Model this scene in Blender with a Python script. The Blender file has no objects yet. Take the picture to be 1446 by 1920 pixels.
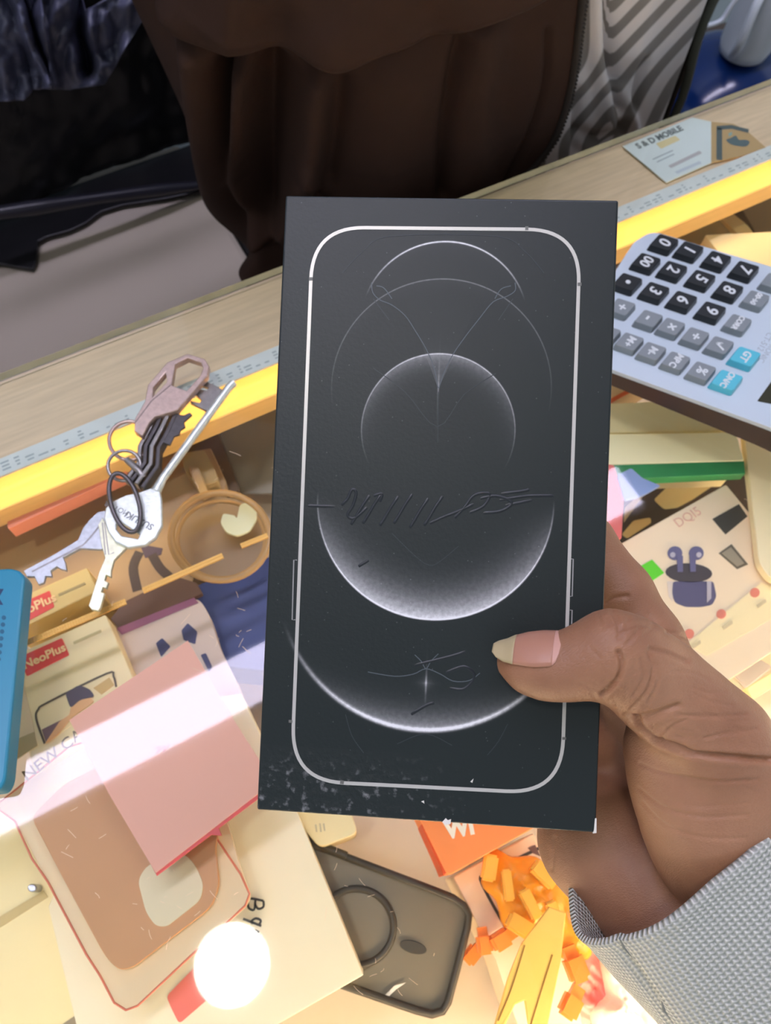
import bpy, bmesh, math, random
import numpy as np
from mathutils import Vector, Matrix, noise
random.seed(4); np.random.seed(4)
SC = bpy.context.scene
COL = SC.collection

# ------------------------------------------------------------------ camera
F = 1500.0; CX, CY = 723.0, 960.0
_th = math.radians(26)
_n = np.array([-math.sin(_th)*.0634, math.sin(_th)*.998, math.cos(_th)]); _n /= np.linalg.norm(_n)
_e = np.array([5717., -2720., 1500.]); _e -= _n*(_e@_n); _e /= np.linalg.norm(_e)
_Y = np.cross(-_n, _e)
R = np.array([_e, _Y, -_n])                       # camera (right, down, forward) -> world
CAM = np.array([0., 0., .4])
cd = bpy.data.cameras.new('camera'); cam = bpy.data.objects.new('camera', cd); COL.objects.link(cam)
cd.sensor_fit = 'VERTICAL'; cd.sensor_height = 24.0; cd.lens = 24.0*F/1920
cd.clip_start = .01; cd.clip_end = 20
cam.matrix_world = Matrix([[R[i][0], -R[i][1], -R[i][2], CAM[i]] for i in range(3)] + [[0, 0, 0, 1]])
cd.dof.use_dof = True; cd.dof.focus_distance = .245; cd.dof.aperture_fstop = cd.lens/1.15
SC.camera = cam
SC.view_settings.view_transform = 'Standard'; SC.view_settings.look = 'None'
SC.view_settings.gamma = 1; SC.view_settings.exposure = 0.92
SC.view_settings.use_curve_mapping = False

# ------------------------------------------------------------------ light
AMBIENT = .38
w = bpy.data.worlds.new('world'); SC.world = w; w.use_nodes = True
w.node_tree.nodes['Background'].inputs[0].default_value = (.86, .93, 1, 1)
w.node_tree.nodes['Background'].inputs[1].default_value = AMBIENT
TUBE = 14.0; SPOT = 34.0; LED = 7.0

# ------------------------------------------------------------------ helpers
def ray(u, v): return R @ np.array([(u-CX)/F, (v-CY)/F, 1.])
def hz(u, v, z=0.0):
    d = ray(u, v); return CAM + d*(z-CAM[2])/d[2]
def aty(u, v, y):
    d = ray(u, v); return CAM + d*(y/d[1])
def cz(u, v, Z): return CAM + ray(u, v)*Z
def proj(P):
    q = (np.asarray(P)-CAM) @ R
    return CX+F*q[..., 0]/q[..., 2], CY+F*q[..., 1]/q[..., 2]
def lin(c):
    return tuple(((x/255)/12.92 if x/255 <= .04045 else ((x/255+.055)/1.055)**2.4) for x in c[:3])
class PL:                                          # a plane seen through the camera
    def __init__(s, o, x, y):
        s.o = np.array(o, float); x = np.array(x, float); s.x = x/np.linalg.norm(x)
        y = np.array(y, float); y -= s.x*(y@s.x); s.y = y/np.linalg.norm(y); s.n = np.cross(s.x, s.y)
    def p2(s, u, v):
        d = ray(u, v); P = CAM + d*(((s.o-CAM)@s.n)/(d@s.n))
        return np.array([(P-s.o)@s.x, (P-s.o)@s.y])
    def up(s, h): return PL(s.o+s.n*h, s.x, s.y)
    def mat(s, off=(0, 0, 0)):
        o = s.o + s.x*off[0]+s.y*off[1]+s.n*off[2]
        return Matrix([[s.x[i], s.y[i], s.n[i], o[i]] for i in range(3)]+[[0, 0, 0, 1]])
def HP(z): return PL((0, 0, z), (1, 0, 0), (0, 1, 0))

MATS = {}
def mat(name, c, rough=.5, metal=0., noise_=0., nscale=40., bump=0., bscale=200., spec=.5, trans=0., alpha=1., coat=0., sss=0., stretch=None, emis=0., ior=1.45):
    if name in MATS: return MATS[name]
    m = bpy.data.materials.new(name); m.use_nodes = True; N = m.node_tree; b = N.nodes['Principled BSDF']
    L = N.links; col = lin(c)
    b.inputs['Base Color'].default_value = (*col, 1); b.inputs['Roughness'].default_value = rough
    b.inputs['Metallic'].default_value = metal; b.inputs['Specular IOR Level'].default_value = spec
    b.inputs['Transmission Weight'].default_value = trans; b.inputs['Alpha'].default_value = alpha
    b.inputs['Coat Weight'].default_value = coat; b.inputs['IOR'].default_value = ior
    if sss:
        b.inputs['Subsurface Weight'].default_value = sss; b.inputs['Subsurface Radius'].default_value = (.006, .0025, .0012)
        b.inputs['Subsurface Scale'].default_value = 1
    if emis:
        b.inputs['Emission Color'].default_value = (*col, 1); b.inputs['Emission Strength'].default_value = emis
    tc = N.nodes.new('ShaderNodeTexCoord'); mp = N.nodes.new('ShaderNodeMapping'); L.new(tc.outputs['Object'], mp.inputs[0])
    if stretch: mp.inputs['Scale'].default_value = stretch
    if noise_:
        t = N.nodes.new('ShaderNodeTexNoise'); t.inputs['Scale'].default_value = nscale; t.inputs['Detail'].default_value = 4
        L.new(mp.outputs[0], t.inputs['Vector'])
        mx = N.nodes.new('ShaderNodeMix'); mx.data_type = 'RGBA'
        k1 = 1-noise_; k2 = 1+noise_
        mx.inputs['A'].default_value = (*[x*k1 for x in col], 1); mx.inputs['B'].default_value = (*[min(1, x*k2) for x in col], 1)
        rp = N.nodes.new('ShaderNodeMapRange'); rp.inputs['From Min'].default_value = .3; rp.inputs['From Max'].default_value = .7
        L.new(t.outputs['Fac'], rp.inputs['Value']); L.new(rp.outputs[0], mx.inputs['Factor']); L.new(mx.outputs['Result'], b.inputs['Base Color'])
    if bump:
        t = N.nodes.new('ShaderNodeTexNoise'); t.inputs['Scale'].default_value = bscale; t.inputs['Detail'].default_value = 5
        L.new(mp.outputs[0], t.inputs['Vector'])
        bp = N.nodes.new('ShaderNodeBump'); bp.inputs['Strength'].default_value = bump; bp.inputs['Distance'].default_value = .001
        L.new(t.outputs['Fac'], bp.inputs['Height']); L.new(bp.outputs[0], b.inputs['Normal'])
    MATS[name] = m; return m

def link(name, me, m=None, parent=None, mw=None):
    o = bpy.data.objects.new(name, me); COL.objects.link(o)
    if m is not None and hasattr(me, 'materials') and not len(me.materials): me.materials.append(m)
    if mw is not None: o.matrix_world = mw
    if parent is not None:
        o.parent = parent; o.matrix_parent_inverse = PINV(parent)
    return o
def WM(o):
    m = o.matrix_basis.copy()
    return m if o.parent is None else WM(o.parent) @ o.matrix_parent_inverse @ m
def PINV(p): return WM(p).inverted()
def tag(o, label, cat=None, group=None, kind=None):
    if label: o['label'] = label
    if cat: o['category'] = cat
    if group: o['group'] = group
    if kind: o['kind'] = kind
    return o
def empty(name, loc, label, cat, group=None):
    o = bpy.data.objects.new(name, None); COL.objects.link(o); o.location = Vector(loc); o.empty_display_size = .02
    return tag(o, label, cat, group)
def from_bm(name, bm, m, parent=None, mw=None, smooth=False):
    bmesh.ops.recalc_face_normals(bm, faces=bm.faces)
    me = bpy.data.meshes.new(name); bm.to_mesh(me); bm.free()
    if smooth:
        for p in me.polygons: p.use_smooth = True
    return link(name, me, m, parent, mw)
def rounded(pts, r, seg=5):
    out = []; n = len(pts)
    for i in range(n):
        p = np.array(pts[i]); a = np.array(pts[i-1])-p; b = np.array(pts[(i+1) % n])-p
        la, lb = np.linalg.norm(a), np.linalg.norm(b)
        if la < 1e-9 or lb < 1e-9: continue
        d = min(r, la*.45, lb*.45); A = p+a/la*d; B = p+b/lb*d
        for k in range(seg+1):
            t = k/seg; out.append((1-t)**2*A+2*t*(1-t)*p+t*t*B)
    return out
def smoothpoly(pts, seg=4, closed=True):           # Catmull-Rom
    P = [np.array(p, float) for p in pts]; n = len(P); out = []
    rng = range(n) if closed else range(n-1)
    for i in rng:
        p1 = P[i]; p2 = P[(i+1) % n]
        p0 = P[i-1] if (closed or i > 0) else P[0]; p3 = P[(i+2) % n] if (closed or i+2 < n) else P[-1]
        for k in range(seg):
            t = k/seg
            out.append(.5*((2*p1)+(-p0+p2)*t+(2*p0-5*p1+4*p2-p3)*t*t+(-p0+3*p1-3*p2+p3)*t**3))
    if not closed: out.append(P[-1])
    return out
def curve_mesh(cu):
    o = bpy.data.objects.new('tmp', cu); COL.objects.link(o)
    dg = bpy.context.evaluated_depsgraph_get(); dg.update()
    me = bpy.data.meshes.new_from_object(o.evaluated_get(dg)); bpy.data.objects.remove(o); bpy.data.curves.remove(cu)
    return me
def plate(name, px, plane, thick, m, r=0., bev=.0004, parent=None, holes=(), smooth=False, local=False):
    """a solid slab whose top face lies on `plane`; the outline is given in photo pixels"""
    if not isinstance(plane, PL): plane = HP(plane)
    f = (lambda q: [np.array(p, float) for p in q]) if local else (lambda q: [plane.p2(*p) for p in q])
    loops = [f(px)]+[f(h) for h in holes]
    if smooth: loops = [smoothpoly(l) for l in loops]
    if r: loops = [rounded(l, r) for l in loops]
    c = sum(loops[0])/len(loops[0])
    bev = min(bev, thick*.45)
    if holes:
        cu = bpy.data.curves.new(name, 'CURVE'); cu.dimensions = '2D'; cu.fill_mode = 'BOTH'
        cu.extrude = thick/2-bev; cu.bevel_depth = bev; cu.bevel_resolution = 1; cu.offset = -bev
        for l in loops:
            sp = cu.splines.new('POLY'); sp.points.add(len(l)-1); sp.use_cyclic_u = True
            for q, p in zip(sp.points, l): q.co = (p[0]-c[0], p[1]-c[1], 0, 1)
        me = curve_mesh(cu)
        for v in me.vertices: v.co.z -= thick/2
        me.name = name
        return link(name, me, m, parent, plane.mat((c[0], c[1], 0)))
    bm = bmesh.new(); vs = [bm.verts.new((p[0]-c[0], p[1]-c[1], 0)) for p in loops[0]]
    fc = bm.faces.new(vs); bm.normal_update()
    if fc.normal.z < 0: fc.normal_flip()
    top = list(fc.edges)
    res = bmesh.ops.extrude_face_region(bm, geom=[fc])
    nv = [g for g in res['geom'] if isinstance(g, bmesh.types.BMVert)]
    for v in nv: v.co.z -= thick
    # extruded copy moved down; original edges stay as the top rim
    if fc.is_valid: pass
    else: bm.faces.new(vs)
    if not any(len(fa.verts) == len(vs) and all(abs(v.co.z) < 1e-9 for v in fa.verts) for fa in bm.faces): bm.faces.new(vs)
    tr = [e for e in bm.edges if all(abs(v.co.z) < 1e-9 for v in e.verts)]
    if bev > 0: bmesh.ops.bevel(bm, geom=tr, offset=bev, segments=2, affect='EDGES', profile=.5)
    return from_bm(name, bm, m, parent, plane.mat((c[0], c[1], 0)))
def tube(name, pts, rad, m, parent=None, closed=False, res=3, smooth_pts=0):
    """pts: world points; rad: radius or list of radii"""
    if smooth_pts: pts = smoothpoly(pts, smooth_pts, closed)
    cu = bpy.data.curves.new(name, 'CURVE'); cu.dimensions = '3D'; cu.bevel_depth = 1; cu.bevel_resolution = res; cu.use_fill_caps = True
    c = sum(np.array(p) for p in pts)/len(pts)
    sp = cu.splines.new('POLY'); sp.points.add(len(pts)-1); sp.use_cyclic_u = closed
    for i, (q, p) in enumerate(zip(sp.points, pts)):
        q.co = (*(np.array(p)-c), 1)
        q.radius = rad if not hasattr(rad, '__len__') else float(np.interp(i/(len(pts)-1), np.linspace(0, 1, len(rad)), rad))
    me = curve_mesh(cu); me.name = name
    for p in me.polygons: p.use_smooth = True
    return link(name, me, m, parent, Matrix.Translation(Vector(c)))
def pxline(px, z): return [hz(u, v, z) for u, v in px]
def strokes(name, lines, plane, wid, m, parent=None, h=.00012, sm=4):
    """flat printed strokes on a plane, given in photo pixels (one mesh)"""
    if not isinstance(plane, PL): plane = HP(plane)
    bm = bmesh.new(); c = plane.p2(*lines[0][0])
    for ln in lines:
        P = [plane.p2(*p)-c for p in ln]
        if sm and len(P) > 2: P = smoothpoly(P, sm, False)
        lo = []; hi = []
        for i, p in enumerate(P):
            t = P[min(i+1, len(P)-1)]-P[max(i-1, 0)]; t = t/(np.linalg.norm(t)+1e-12); nn = np.array([-t[1], t[0]])*wid/2
            lo.append(p+nn); hi.append(p-nn)
        a = [bm.verts.new((*p, h)) for p in lo]; b = [bm.verts.new((*p, h)) for p in hi]
        for i in range(len(a)-1): bm.faces.new((a[i], a[i+1], b[i+1], b[i]))
    r = bmesh.ops.extrude_face_region(bm, geom=list(bm.faces))
    for g in r['geom']:
        if isinstance(g, bmesh.types.BMVert): g.co.z = 0
    return from_bm(name, bm, m, parent, plane.mat((c[0], c[1], 0)))
def text(name, s, a, b, plane, size, m, parent=None, h=.0001, bold=0., align='LEFT', squash=1.):
    """text on a plane, baseline from pixel a towards pixel b; size in metres"""
    if not isinstance(plane, PL): plane = HP(plane)
    A = plane.p2(*a); B = plane.p2(*b); d = (B-A)/np.linalg.norm(B-A)
    cu = bpy.data.curves.new(name, 'FONT'); cu.body = s; cu.size = size; cu.extrude = h/2; cu.align_x = align; cu.offset = bold
    cu.resolution_u = 3
    me = curve_mesh(cu); me.name = name
    for v in me.vertices: v.co.x *= squash
    x = plane.x*d[0]+plane.y*d[1]
    q = PL(plane.o+plane.x*A[0]+plane.y*A[1], x, np.cross(plane.n, x))
    return link(name, me, m, parent, q.mat((0, 0, h/2)))
def boxm(name, lo, hi, m, parent=None, bev=0.):
    bm = bmesh.new(); bmesh.ops.create_cube(bm, size=1)
    lo = np.array(lo); hi = np.array(hi); s = hi-lo; c = (lo+hi)/2
    for v in bm.verts: v.co = Vector((v.co.x*s[0], v.co.y*s[1], v.co.z*s[2]))
    if bev: bmesh.ops.bevel(bm, geom=list(bm.edges), offset=bev, segments=2, affect='EDGES', profile=.5)
    return from_bm(name, bm, m, parent, Matrix.Translation(Vector(c)))
def grid_mesh(name, P, m, parent=None, wrap=False, uv=None, smooth=True, solid=0.):
    """P: (rows, cols, 3) world points"""
    P = np.asarray(P); nr, nc = P.shape[:2]; c = P.reshape(-1, 3).mean(0)
    me = bpy.data.meshes.new(name); idx = np.arange(nr*nc).reshape(nr, nc)
    f = []
    for i in range(nr-1):
        for j in range(nc if wrap else nc-1):
            k = (j+1) % nc; f.append((int(idx[i, j]), int(idx[i, k]), int(idx[i+1, k]), int(idx[i+1, j])))
    me.from_pydata((P.reshape(-1, 3)-c).tolist(), [], f); me.update()
    if uv is not None:
        U = np.asarray(uv).reshape(-1, 2); l = me.uv_layers.new(name='UVMap')
        li = np.zeros(len(me.loops), int); me.loops.foreach_get('vertex_index', li)
        l.data.foreach_set('uv', U[li].ravel())
    if smooth:
        me.polygons.foreach_set('use_smooth', [True]*len(me.polygons))
    o = link(name, me, m, parent, Matrix.Translation(Vector(c)))
    if solid:
        md = o.modifiers.new('solid', 'SOLIDIFY'); md.thickness = solid; md.offset = 0
    return o
def polydist(U, V, line):
    """distance in pixels from arrays U,V to a polyline, signed side, and parameter"""
    best = np.full(U.shape, 1e9); side = np.zeros(U.shape)
    for (x0, y0), (x1, y1) in zip(line[:-1], line[1:]):
        dx, dy = x1-x0, y1-y0; L2 = dx*dx+dy*dy+1e-9
        t = np.clip(((U-x0)*dx+(V-y0)*dy)/L2, 0, 1)
        qx, qy = U-(x0+t*dx), V-(y0+t*dy); d = np.hypot(qx, qy)
        k = d < best; best = np.where(k, d, best); side = np.where(k, np.sign(dx*qy-dy*qx), side)
    return best, side
class X:                                           # tiny shader-math expression builder
    def __init__(s, t, o): s.t = t; s.o = o
    def _m(s, op, *a):
        n = s.t.nodes.new('ShaderNodeMath'); n.operation = op
        for i, q in enumerate((s,)+a):
            if isinstance(q, X): s.t.links.new(q.o, n.inputs[i])
            else: n.inputs[i].default_value = float(q)
        return X(s.t, n.outputs[0])
    def __add__(s, b): return s._m('ADD', b)
    def __sub__(s, b): return s._m('SUBTRACT', b)
    def __mul__(s, b): return s._m('MULTIPLY', b)
    __radd__ = __add__; __rmul__ = __mul__
    def __truediv__(s, b): return s._m('DIVIDE', b)
    def pw(s, b): return s._m('POWER', b)
    def sqrt(s): return s._m('SQRT')
    def abs(s): return s._m('ABSOLUTE')
    def exp(s): return s._m('EXPONENT')
    def gt(s, b): return s._m('GREATER_THAN', b)
    def lt(s, b): return s._m('LESS_THAN', b)
    def mx(s, b): return s._m('MAXIMUM', b)
    def mn(s, b): return s._m('MINIMUM', b)
    def sin(s): return s._m('SINE')
    def fract(s): return s._m('FRACT')
    def clamp(s): return s.mx(0).mn(1)
def metal(name, c, rough=.25, scratch=.15):
    return mat(name, c, rough, .72, noise_=.12, nscale=300, bump=scratch, bscale=900)

# ------------------------------------------------------------------ palette
wood = mat('light_wood', (212, 188, 158), .45, noise_=.10, nscale=9, stretch=(3, 40, 40), bump=.1)
cream = mat('cream_card', (246, 236, 212), .55, noise_=.02)
cream2 = mat('pale_card', (226, 212, 180), .55)
ink = mat('dark_ink', (50, 48, 46), .5)
# ------------------------------------------------------------------ room
def st(o): o['kind'] = 'structure'; return o
st(boxm('floor', (-2.5, -1.5, -.90), (3.5, 1.44, -.88), mat('floor_tile', (96, 84, 76), .5, noise_=.1, nscale=5)))
st(boxm('wall_back', (-2.5, 1.36, -.88), (3.5, 1.44, 1.9), mat('wall_paint', (168, 184, 192), .7, noise_=.03, nscale=6)))
st(boxm('ceiling', (-2.5, -1.5, 1.9), (3.5, 1.44, 1.95), mat('ceiling_paint', (186, 188, 190), .8)))
glow = bpy.data.materials.new('lamp_glow')
def emission(name, c, s):
    m = bpy.data.materials.new(name); m.use_nodes = True; N = m.node_tree; N.nodes.clear()
    e = N.nodes.new('ShaderNodeEmission'); o = N.nodes.new('ShaderNodeOutputMaterial'); e.inputs[0].default_value = (*lin(c), 1); e.inputs[1].default_value = s
    N.links.new(e.outputs[0], o.inputs[0]); return m
t = empty('ceiling_light', (.25, .655, 1.9), 'long white ceiling light bar mirrored across the pink note', 'ceiling light')
boxm('housing', (-1.1, .56, 1.875), (1.5, .75, 1.9), mat('white_metal', (225, 225, 225), .4), t, .004)
boxm('diffuser', (-1.08, .585, 1.866), (1.33, .735, 1.8745), emission('tube_glow', (232, 226, 255), TUBE), t, .003)
t = empty('downlight', (-.346, .028, 1.9), 'round white ceiling downlight mirrored as a bright disc on the glass', 'ceiling light')
def disc(name, c, r0, r1, z0, z1, m, parent):
    bm = bmesh.new(); bmesh.ops.create_cone(bm, cap_ends=True, segments=48, radius1=r0, radius2=r1, depth=z1-z0)
    return from_bm(name, bm, m, parent, Matrix.Translation(Vector((c[0], c[1], (z0+z1)/2))))
disc('lamp_trim', (-.346, .028), .11, .12, 1.885, 1.9, MATS['white_metal'], t)
disc('lamp_face', (-.346, .028), .092, .092, 1.878, 1.8845, emission('spot_glow', (255, 250, 240), SPOT), t)

# ------------------------------------------------------------------ display counter
YR, YB = .350, .2915; X0, X1 = -.75, 1.15; ZF = -.135; YF = -.22
ctr = empty('display_counter', (.2, .1, -.88), 'glass-topped wooden display counter filled with phone accessories', 'display counter')
# glass top
def glass_mat():
    m = bpy.data.materials.new('counter_glass'); m.use_nodes = True; N = m.node_tree; N.nodes.clear(); L = N.links
    o = N.nodes.new('ShaderNodeOutputMaterial'); mix = N.nodes.new('ShaderNodeMixShader'); tr = N.nodes.new('ShaderNodeBsdfTransparent'); gl = N.nodes.new('ShaderNodeBsdfGlossy')
    gl.inputs['Roughness'].default_value = .018; tr.inputs[0].default_value = (.97, .985, .97, 1)
    lw = N.nodes.new('ShaderNodeLayerWeight'); lw.inputs['Blend'].default_value = .5
    p = N.nodes.new('ShaderNodeMath'); p.operation = 'POWER'; p.inputs[1].default_value = 4.5; L.new(lw.outputs['Facing'], p.inputs[0])
    q = N.nodes.new('ShaderNodeMath'); q.operation = 'MULTIPLY_ADD'; q.inputs[1].default_value = .9; q.inputs[2].default_value = .034; L.new(p.outputs[0], q.inputs[0])
    L.new(q.outputs[0], mix.inputs[0]); L.new(tr.outputs[0], mix.inputs[1]); L.new(gl.outputs[0], mix.inputs[2]); L.new(mix.outputs[0], o.inputs[0])
    return m
def clear_mat(name, c):
    m = bpy.data.materials.new(name); m.use_nodes = True; N = m.node_tree; N.nodes.clear()
    o = N.nodes.new('ShaderNodeOutputMaterial'); tr = N.nodes.new('ShaderNodeBsdfTransparent'); tr.inputs[0].default_value = (*lin(c), 1); N.links.new(tr.outputs[0], o.inputs[0]); return m
gm = glass_mat(); edge = mat('glass_edge', (148, 150, 138), .2, noise_=.15, nscale=30)
GT = .006
bm = bmesh.new(); bmesh.ops.create_cube(bm, size=1)
for v in bm.verts: v.co = Vector((v.co.x*(X1-X0), v.co.y*(YR+.004-YF), v.co.z*GT))
g = from_bm('glass_top', bm, gm, ctr, Matrix.Translation(Vector(((X0+X1)/2, (YR+.004+YF)/2, -GT/2))))
g.data.materials.append(edge); g.data.materials.append(clear_mat('glass_under', (250, 252, 248)))
for p in g.data.polygons:
    p.material_index = 0 if p.normal.z > .5 else (2 if p.normal.z < -.5 else 1)
# rear rail: wide flat board under the glass, inner face lit by the strip
boxm('rear_rail', (X0, YB+.011, -.0125), (X1, YR+.006, -.0085), wood, ctr, .0008)
boxm('rail_back', (X0, .3215, -.0305), (X1, YR, -.0127), wood, ctr)
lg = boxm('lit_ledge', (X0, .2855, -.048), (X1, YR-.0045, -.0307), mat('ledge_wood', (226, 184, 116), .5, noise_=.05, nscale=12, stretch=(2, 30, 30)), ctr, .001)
boxm('front_rail', (X0, YF, -.048), (X1, YF+.05, -.0085), wood, ctr, .0015)
boxm('bottom_shelf', (X0, YF, ZF-.015), (X1, YR+.02, ZF), mat('shelf_board', (205, 188, 170), .5, noise_=.06, nscale=7), ctr)
boxm('cabinet_body', (X0, YF, -.88), (X1, YR, ZF-.0155), wood, ctr)
boxm('rear_panel', (X0, YR-.004, ZF), (X1, YR+.006, -.0485), wood, ctr)
boxm('front_panel', (X0, YF-.006, ZF), (X1, YF+.004, -.0485), wood, ctr)
boxm('side_panel', (X0-.012, YF, ZF), (X0, YR, -.0485), wood, ctr)
boxm('side_panel', (X1, YF, ZF), (X1+.012, YR, -.0485), wood, ctr)
# grey printed foil strip along the rail edge
foil = mat('grey_foil', (206, 212, 212), .45, noise_=.05, nscale=60)
fs = boxm('foil_strip', (X0, YB-.001, -.0083), (X1, YB+.0105, -.0066), foil, ctr, .0002); fs['label'] = 'grey printed backing strip of the light'
bm = bmesh.new(); x = X0+.02
rr = random.Random(2)
while x < X1-.02:
    ww = rr.uniform(.002, .006)
    for k in range(rr.choice((1, 2, 3))):
        y0 = YB+.0022+.0024*k; bmesh.ops.create_cube(bm, size=1, matrix=Matrix.Translation((x+ww/2, y0, 0)) @ Matrix.Diagonal((ww*rr.uniform(.4, 1), .0011, .0001, 1)))
    x += ww+rr.uniform(.001, .005)
mk = from_bm('printed_marks', bm, mat('foil_marks', (160, 170, 174), .5), fs, Matrix.Translation((0, 0, -.00655)))
ledm = emission('led_warm', (255, 222, 160), LED)
boxm('led_strip', (X0+.01, YB+.0015, -.0100), (X1-.01, YB+.0095, -.0086), ledm, ctr)
boxm('led_strip', (X0+.01, YF+.0508, -.0125), (X1-.01, YF+.056, -.0095), emission('led_front', (255, 230, 196), LED*8.0), ctr)

rs = random.Random(11); sl_ = []
for cx_, cy_, n_ in ((300, 1680, 14), (640, 1715, 10), (450, 1190, 12), (170, 1100, 4), (560, 1600, 6), (700, 1800, 6), (110, 1560, 6), (400, 860, 4), (1390, 940, 3)):
    for _ in range(n_):
        x, y = cx_+rs.gauss(0, 42), cy_+rs.gauss(0, 38); a = rs.choice((-.5, 1.1, 1.9, .6))+rs.gauss(0, .25); l = rs.uniform(5, 26)
        sl_.append([(x, y), (x+l*.5*math.cos(a)+rs.uniform(-2, 2), y+l*.5*math.sin(a)), (x+l*math.cos(a), y+l*math.sin(a))])
scr = strokes('scratches', sl_, 0.0, .00016, mat('scratch_pale', (240, 214, 180), .4), g, .00003); scr['kind'] = 'stuff'

# ------------------------------------------------------------------ things inside the counter
def card(name, px, z, th, c, label, cat, r=.0015, m=None, group=None, bev=.0006):
    m = m or mat(f'{name}_{c[0]}_{c[1]}_{c[2]}', c, .5, noise_=.02, nscale=30)
    o = plate(name, px, z, th, m, r, bev); tag(o, label, cat, group); return o
def deco(name, px, z, c, parent, r=0., label=None, smooth=False, th=.0004):
    o = plate(name, px, z+th*.9, th, mat(f'print_{c[0]}_{c[1]}_{c[2]}', c, .5), r, 0.00005, parent, smooth=smooth)
    if label: o['label'] = label
    return o
def translucent(name, c):
    m = bpy.data.materials.new(name); m.use_nodes = True; N = m.node_tree; N.nodes.clear(); L = N.links
    o = N.nodes.new('ShaderNodeOutputMaterial'); mx = N.nodes.new('ShaderNodeMixShader'); d = N.nodes.new('ShaderNodeBsdfDiffuse'); t_ = N.nodes.new('ShaderNodeBsdfTranslucent')
    d.inputs[0].default_value = t_.inputs[0].default_value = (*lin(c), 1); mx.inputs[0].default_value = .12
    L.new(d.outputs[0], mx.inputs[1]); L.new(t_.outputs[0], mx.inputs[2]); L.new(mx.outputs[0], o.inputs[0]); return m
# --- left
o = card('paper_strip', [(12, 942), (228, 860), (238, 887), (14, 992)], -.045, .012, (238, 150, 125), 'salmon pink paper strip in the case at the far left under the light', 'paper strip')
o = card('cardboard_box', [(-60, 1010), (300, 858), (395, 840), (425, 905), (345, 1140), (-60, 1130)], -.085, .04, (196, 164, 124), 'tan cardboard accessory box lying beneath the bunch of keys', 'box')
strokes('cable_print', [[(262, 1035), (250, 1065), (258, 1108)], [(285, 1040), (300, 1065), (318, 1082)]], -.085, .006, mat('brown_print', (84, 68, 62), .5), o, .0004)
deco('navy_print', [(262, 1020), (305, 1028), (302, 1040), (272, 1046)], -.085, (96, 78, 96), o)
o = card('paper_sheet', [(395, 772), (560, 700), (560, 925), (452, 925)], -.110, .002, (150, 144, 132), 'grey paper sheet in the case left of the black phone box', 'paper sheet')
o = card('dark_strap', [(330, 840), (352, 800), (396, 780), (420, 840), (450, 918), (424, 932), (392, 862)], -.095, .004, (110, 88, 66), 'dark brown strap behind the long silver key shaft', 'strap')
for k in range(3):
    deco('embossed_dot', [(404+k*5, 868+k*6), (408+k*5, 866+k*6), (409+k*5, 871+k*6), (405+k*5, 872+k*6)], -.095, (140, 118, 96), o)
o = card('charger_block', [(340, 850), (382, 842), (398, 870), (412, 902), (372, 916), (346, 880)], -.072, .018, (188, 164, 116), 'small tan plastic charger block right of the long key', 'charger', r=.004)
o = card('white_cable_end', [(352, 872), (372, 876), (392, 925), (378, 934)], -.066, .006, (190, 160, 120), 'pale tan plug running from the charger block to the round tub', 'plug', r=.002)
# round clear container
tub = empty('round_tub', hz(415, 1005, -.09), 'round clear brownish plastic tub with a white disc inside', 'tub')
ell = lambda cx, cy, rx, ry, rot=0, n=28: [(cx+rx*math.cos(a)*math.cos(rot)-ry*math.sin(a)*math.sin(rot), cy+rx*math.cos(a)*math.sin(rot)+ry*math.sin(a)*math.cos(rot)) for a in [2*math.pi*i/n for i in range(n)]]
clr = mat('brown_clear', (150, 122, 90), .25, alpha=.5)
plate('tub_base', ell(415, 1008, 86, 76), -.075, .004, mat('tub_brown', (146, 120, 92), .4), 0, .0003, tub)
tube('tub_rim', pxline(ell(413, 1006, 92, 82, 0, 40), -.05), .0022, mat('tub_rim_m', (176, 140, 96), .25), tub, True)
tube('tub_rim', pxline(ell(415, 1012, 82, 72, 0, 40), -.062), .0012, mat('tub_rim_m', (176, 140, 96), .25), tub, True)
od = plate('white_disc', [(418, 962), (440, 966), (444, 972), (450, 945), (464, 942), (480, 954), (482, 972), (468, 996), (445, 1005), (424, 998), (413, 980)], -.060, .002, mat('disc_white', (220, 222, 190), .5), .002, .0003, tub)
# gold ribbed strips: the LED reflection in the glass, built as solid pieces
gold = mat('gold_reflection', (228, 176, 92), .35, .3)
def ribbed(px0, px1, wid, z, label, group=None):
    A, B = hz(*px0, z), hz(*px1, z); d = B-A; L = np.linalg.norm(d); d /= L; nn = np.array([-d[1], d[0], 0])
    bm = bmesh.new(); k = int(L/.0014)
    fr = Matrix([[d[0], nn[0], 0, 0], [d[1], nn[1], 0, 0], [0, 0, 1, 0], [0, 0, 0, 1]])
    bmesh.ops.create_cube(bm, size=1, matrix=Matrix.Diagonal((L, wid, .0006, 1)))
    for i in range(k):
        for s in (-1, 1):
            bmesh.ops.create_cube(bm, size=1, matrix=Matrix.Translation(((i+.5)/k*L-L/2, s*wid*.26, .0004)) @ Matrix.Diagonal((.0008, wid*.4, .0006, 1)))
    o = from_bm('ribbed_reflection', bm, gold, None, Matrix.Translation(Vector((A+B)/2)) @ fr); tag(o, label, 'tape', group); return o  # not real tape: the strips stand in for the LED reflection
ribbed((40, 1210), (236, 1128), .0034, -.0085, 'longest golden ribbed strip imitating the LED reflection, under the tip of the pale key')
ribbed((268, 1108), (418, 1042), .0034, -.0085, 'golden ribbed strip imitating the LED reflection running to the edge of the round tub')
ribbed((452, 1024), (502, 1004), .0030, -.0085, 'shortest golden ribbed strip imitating the LED reflection, beside the black phone box')
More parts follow.
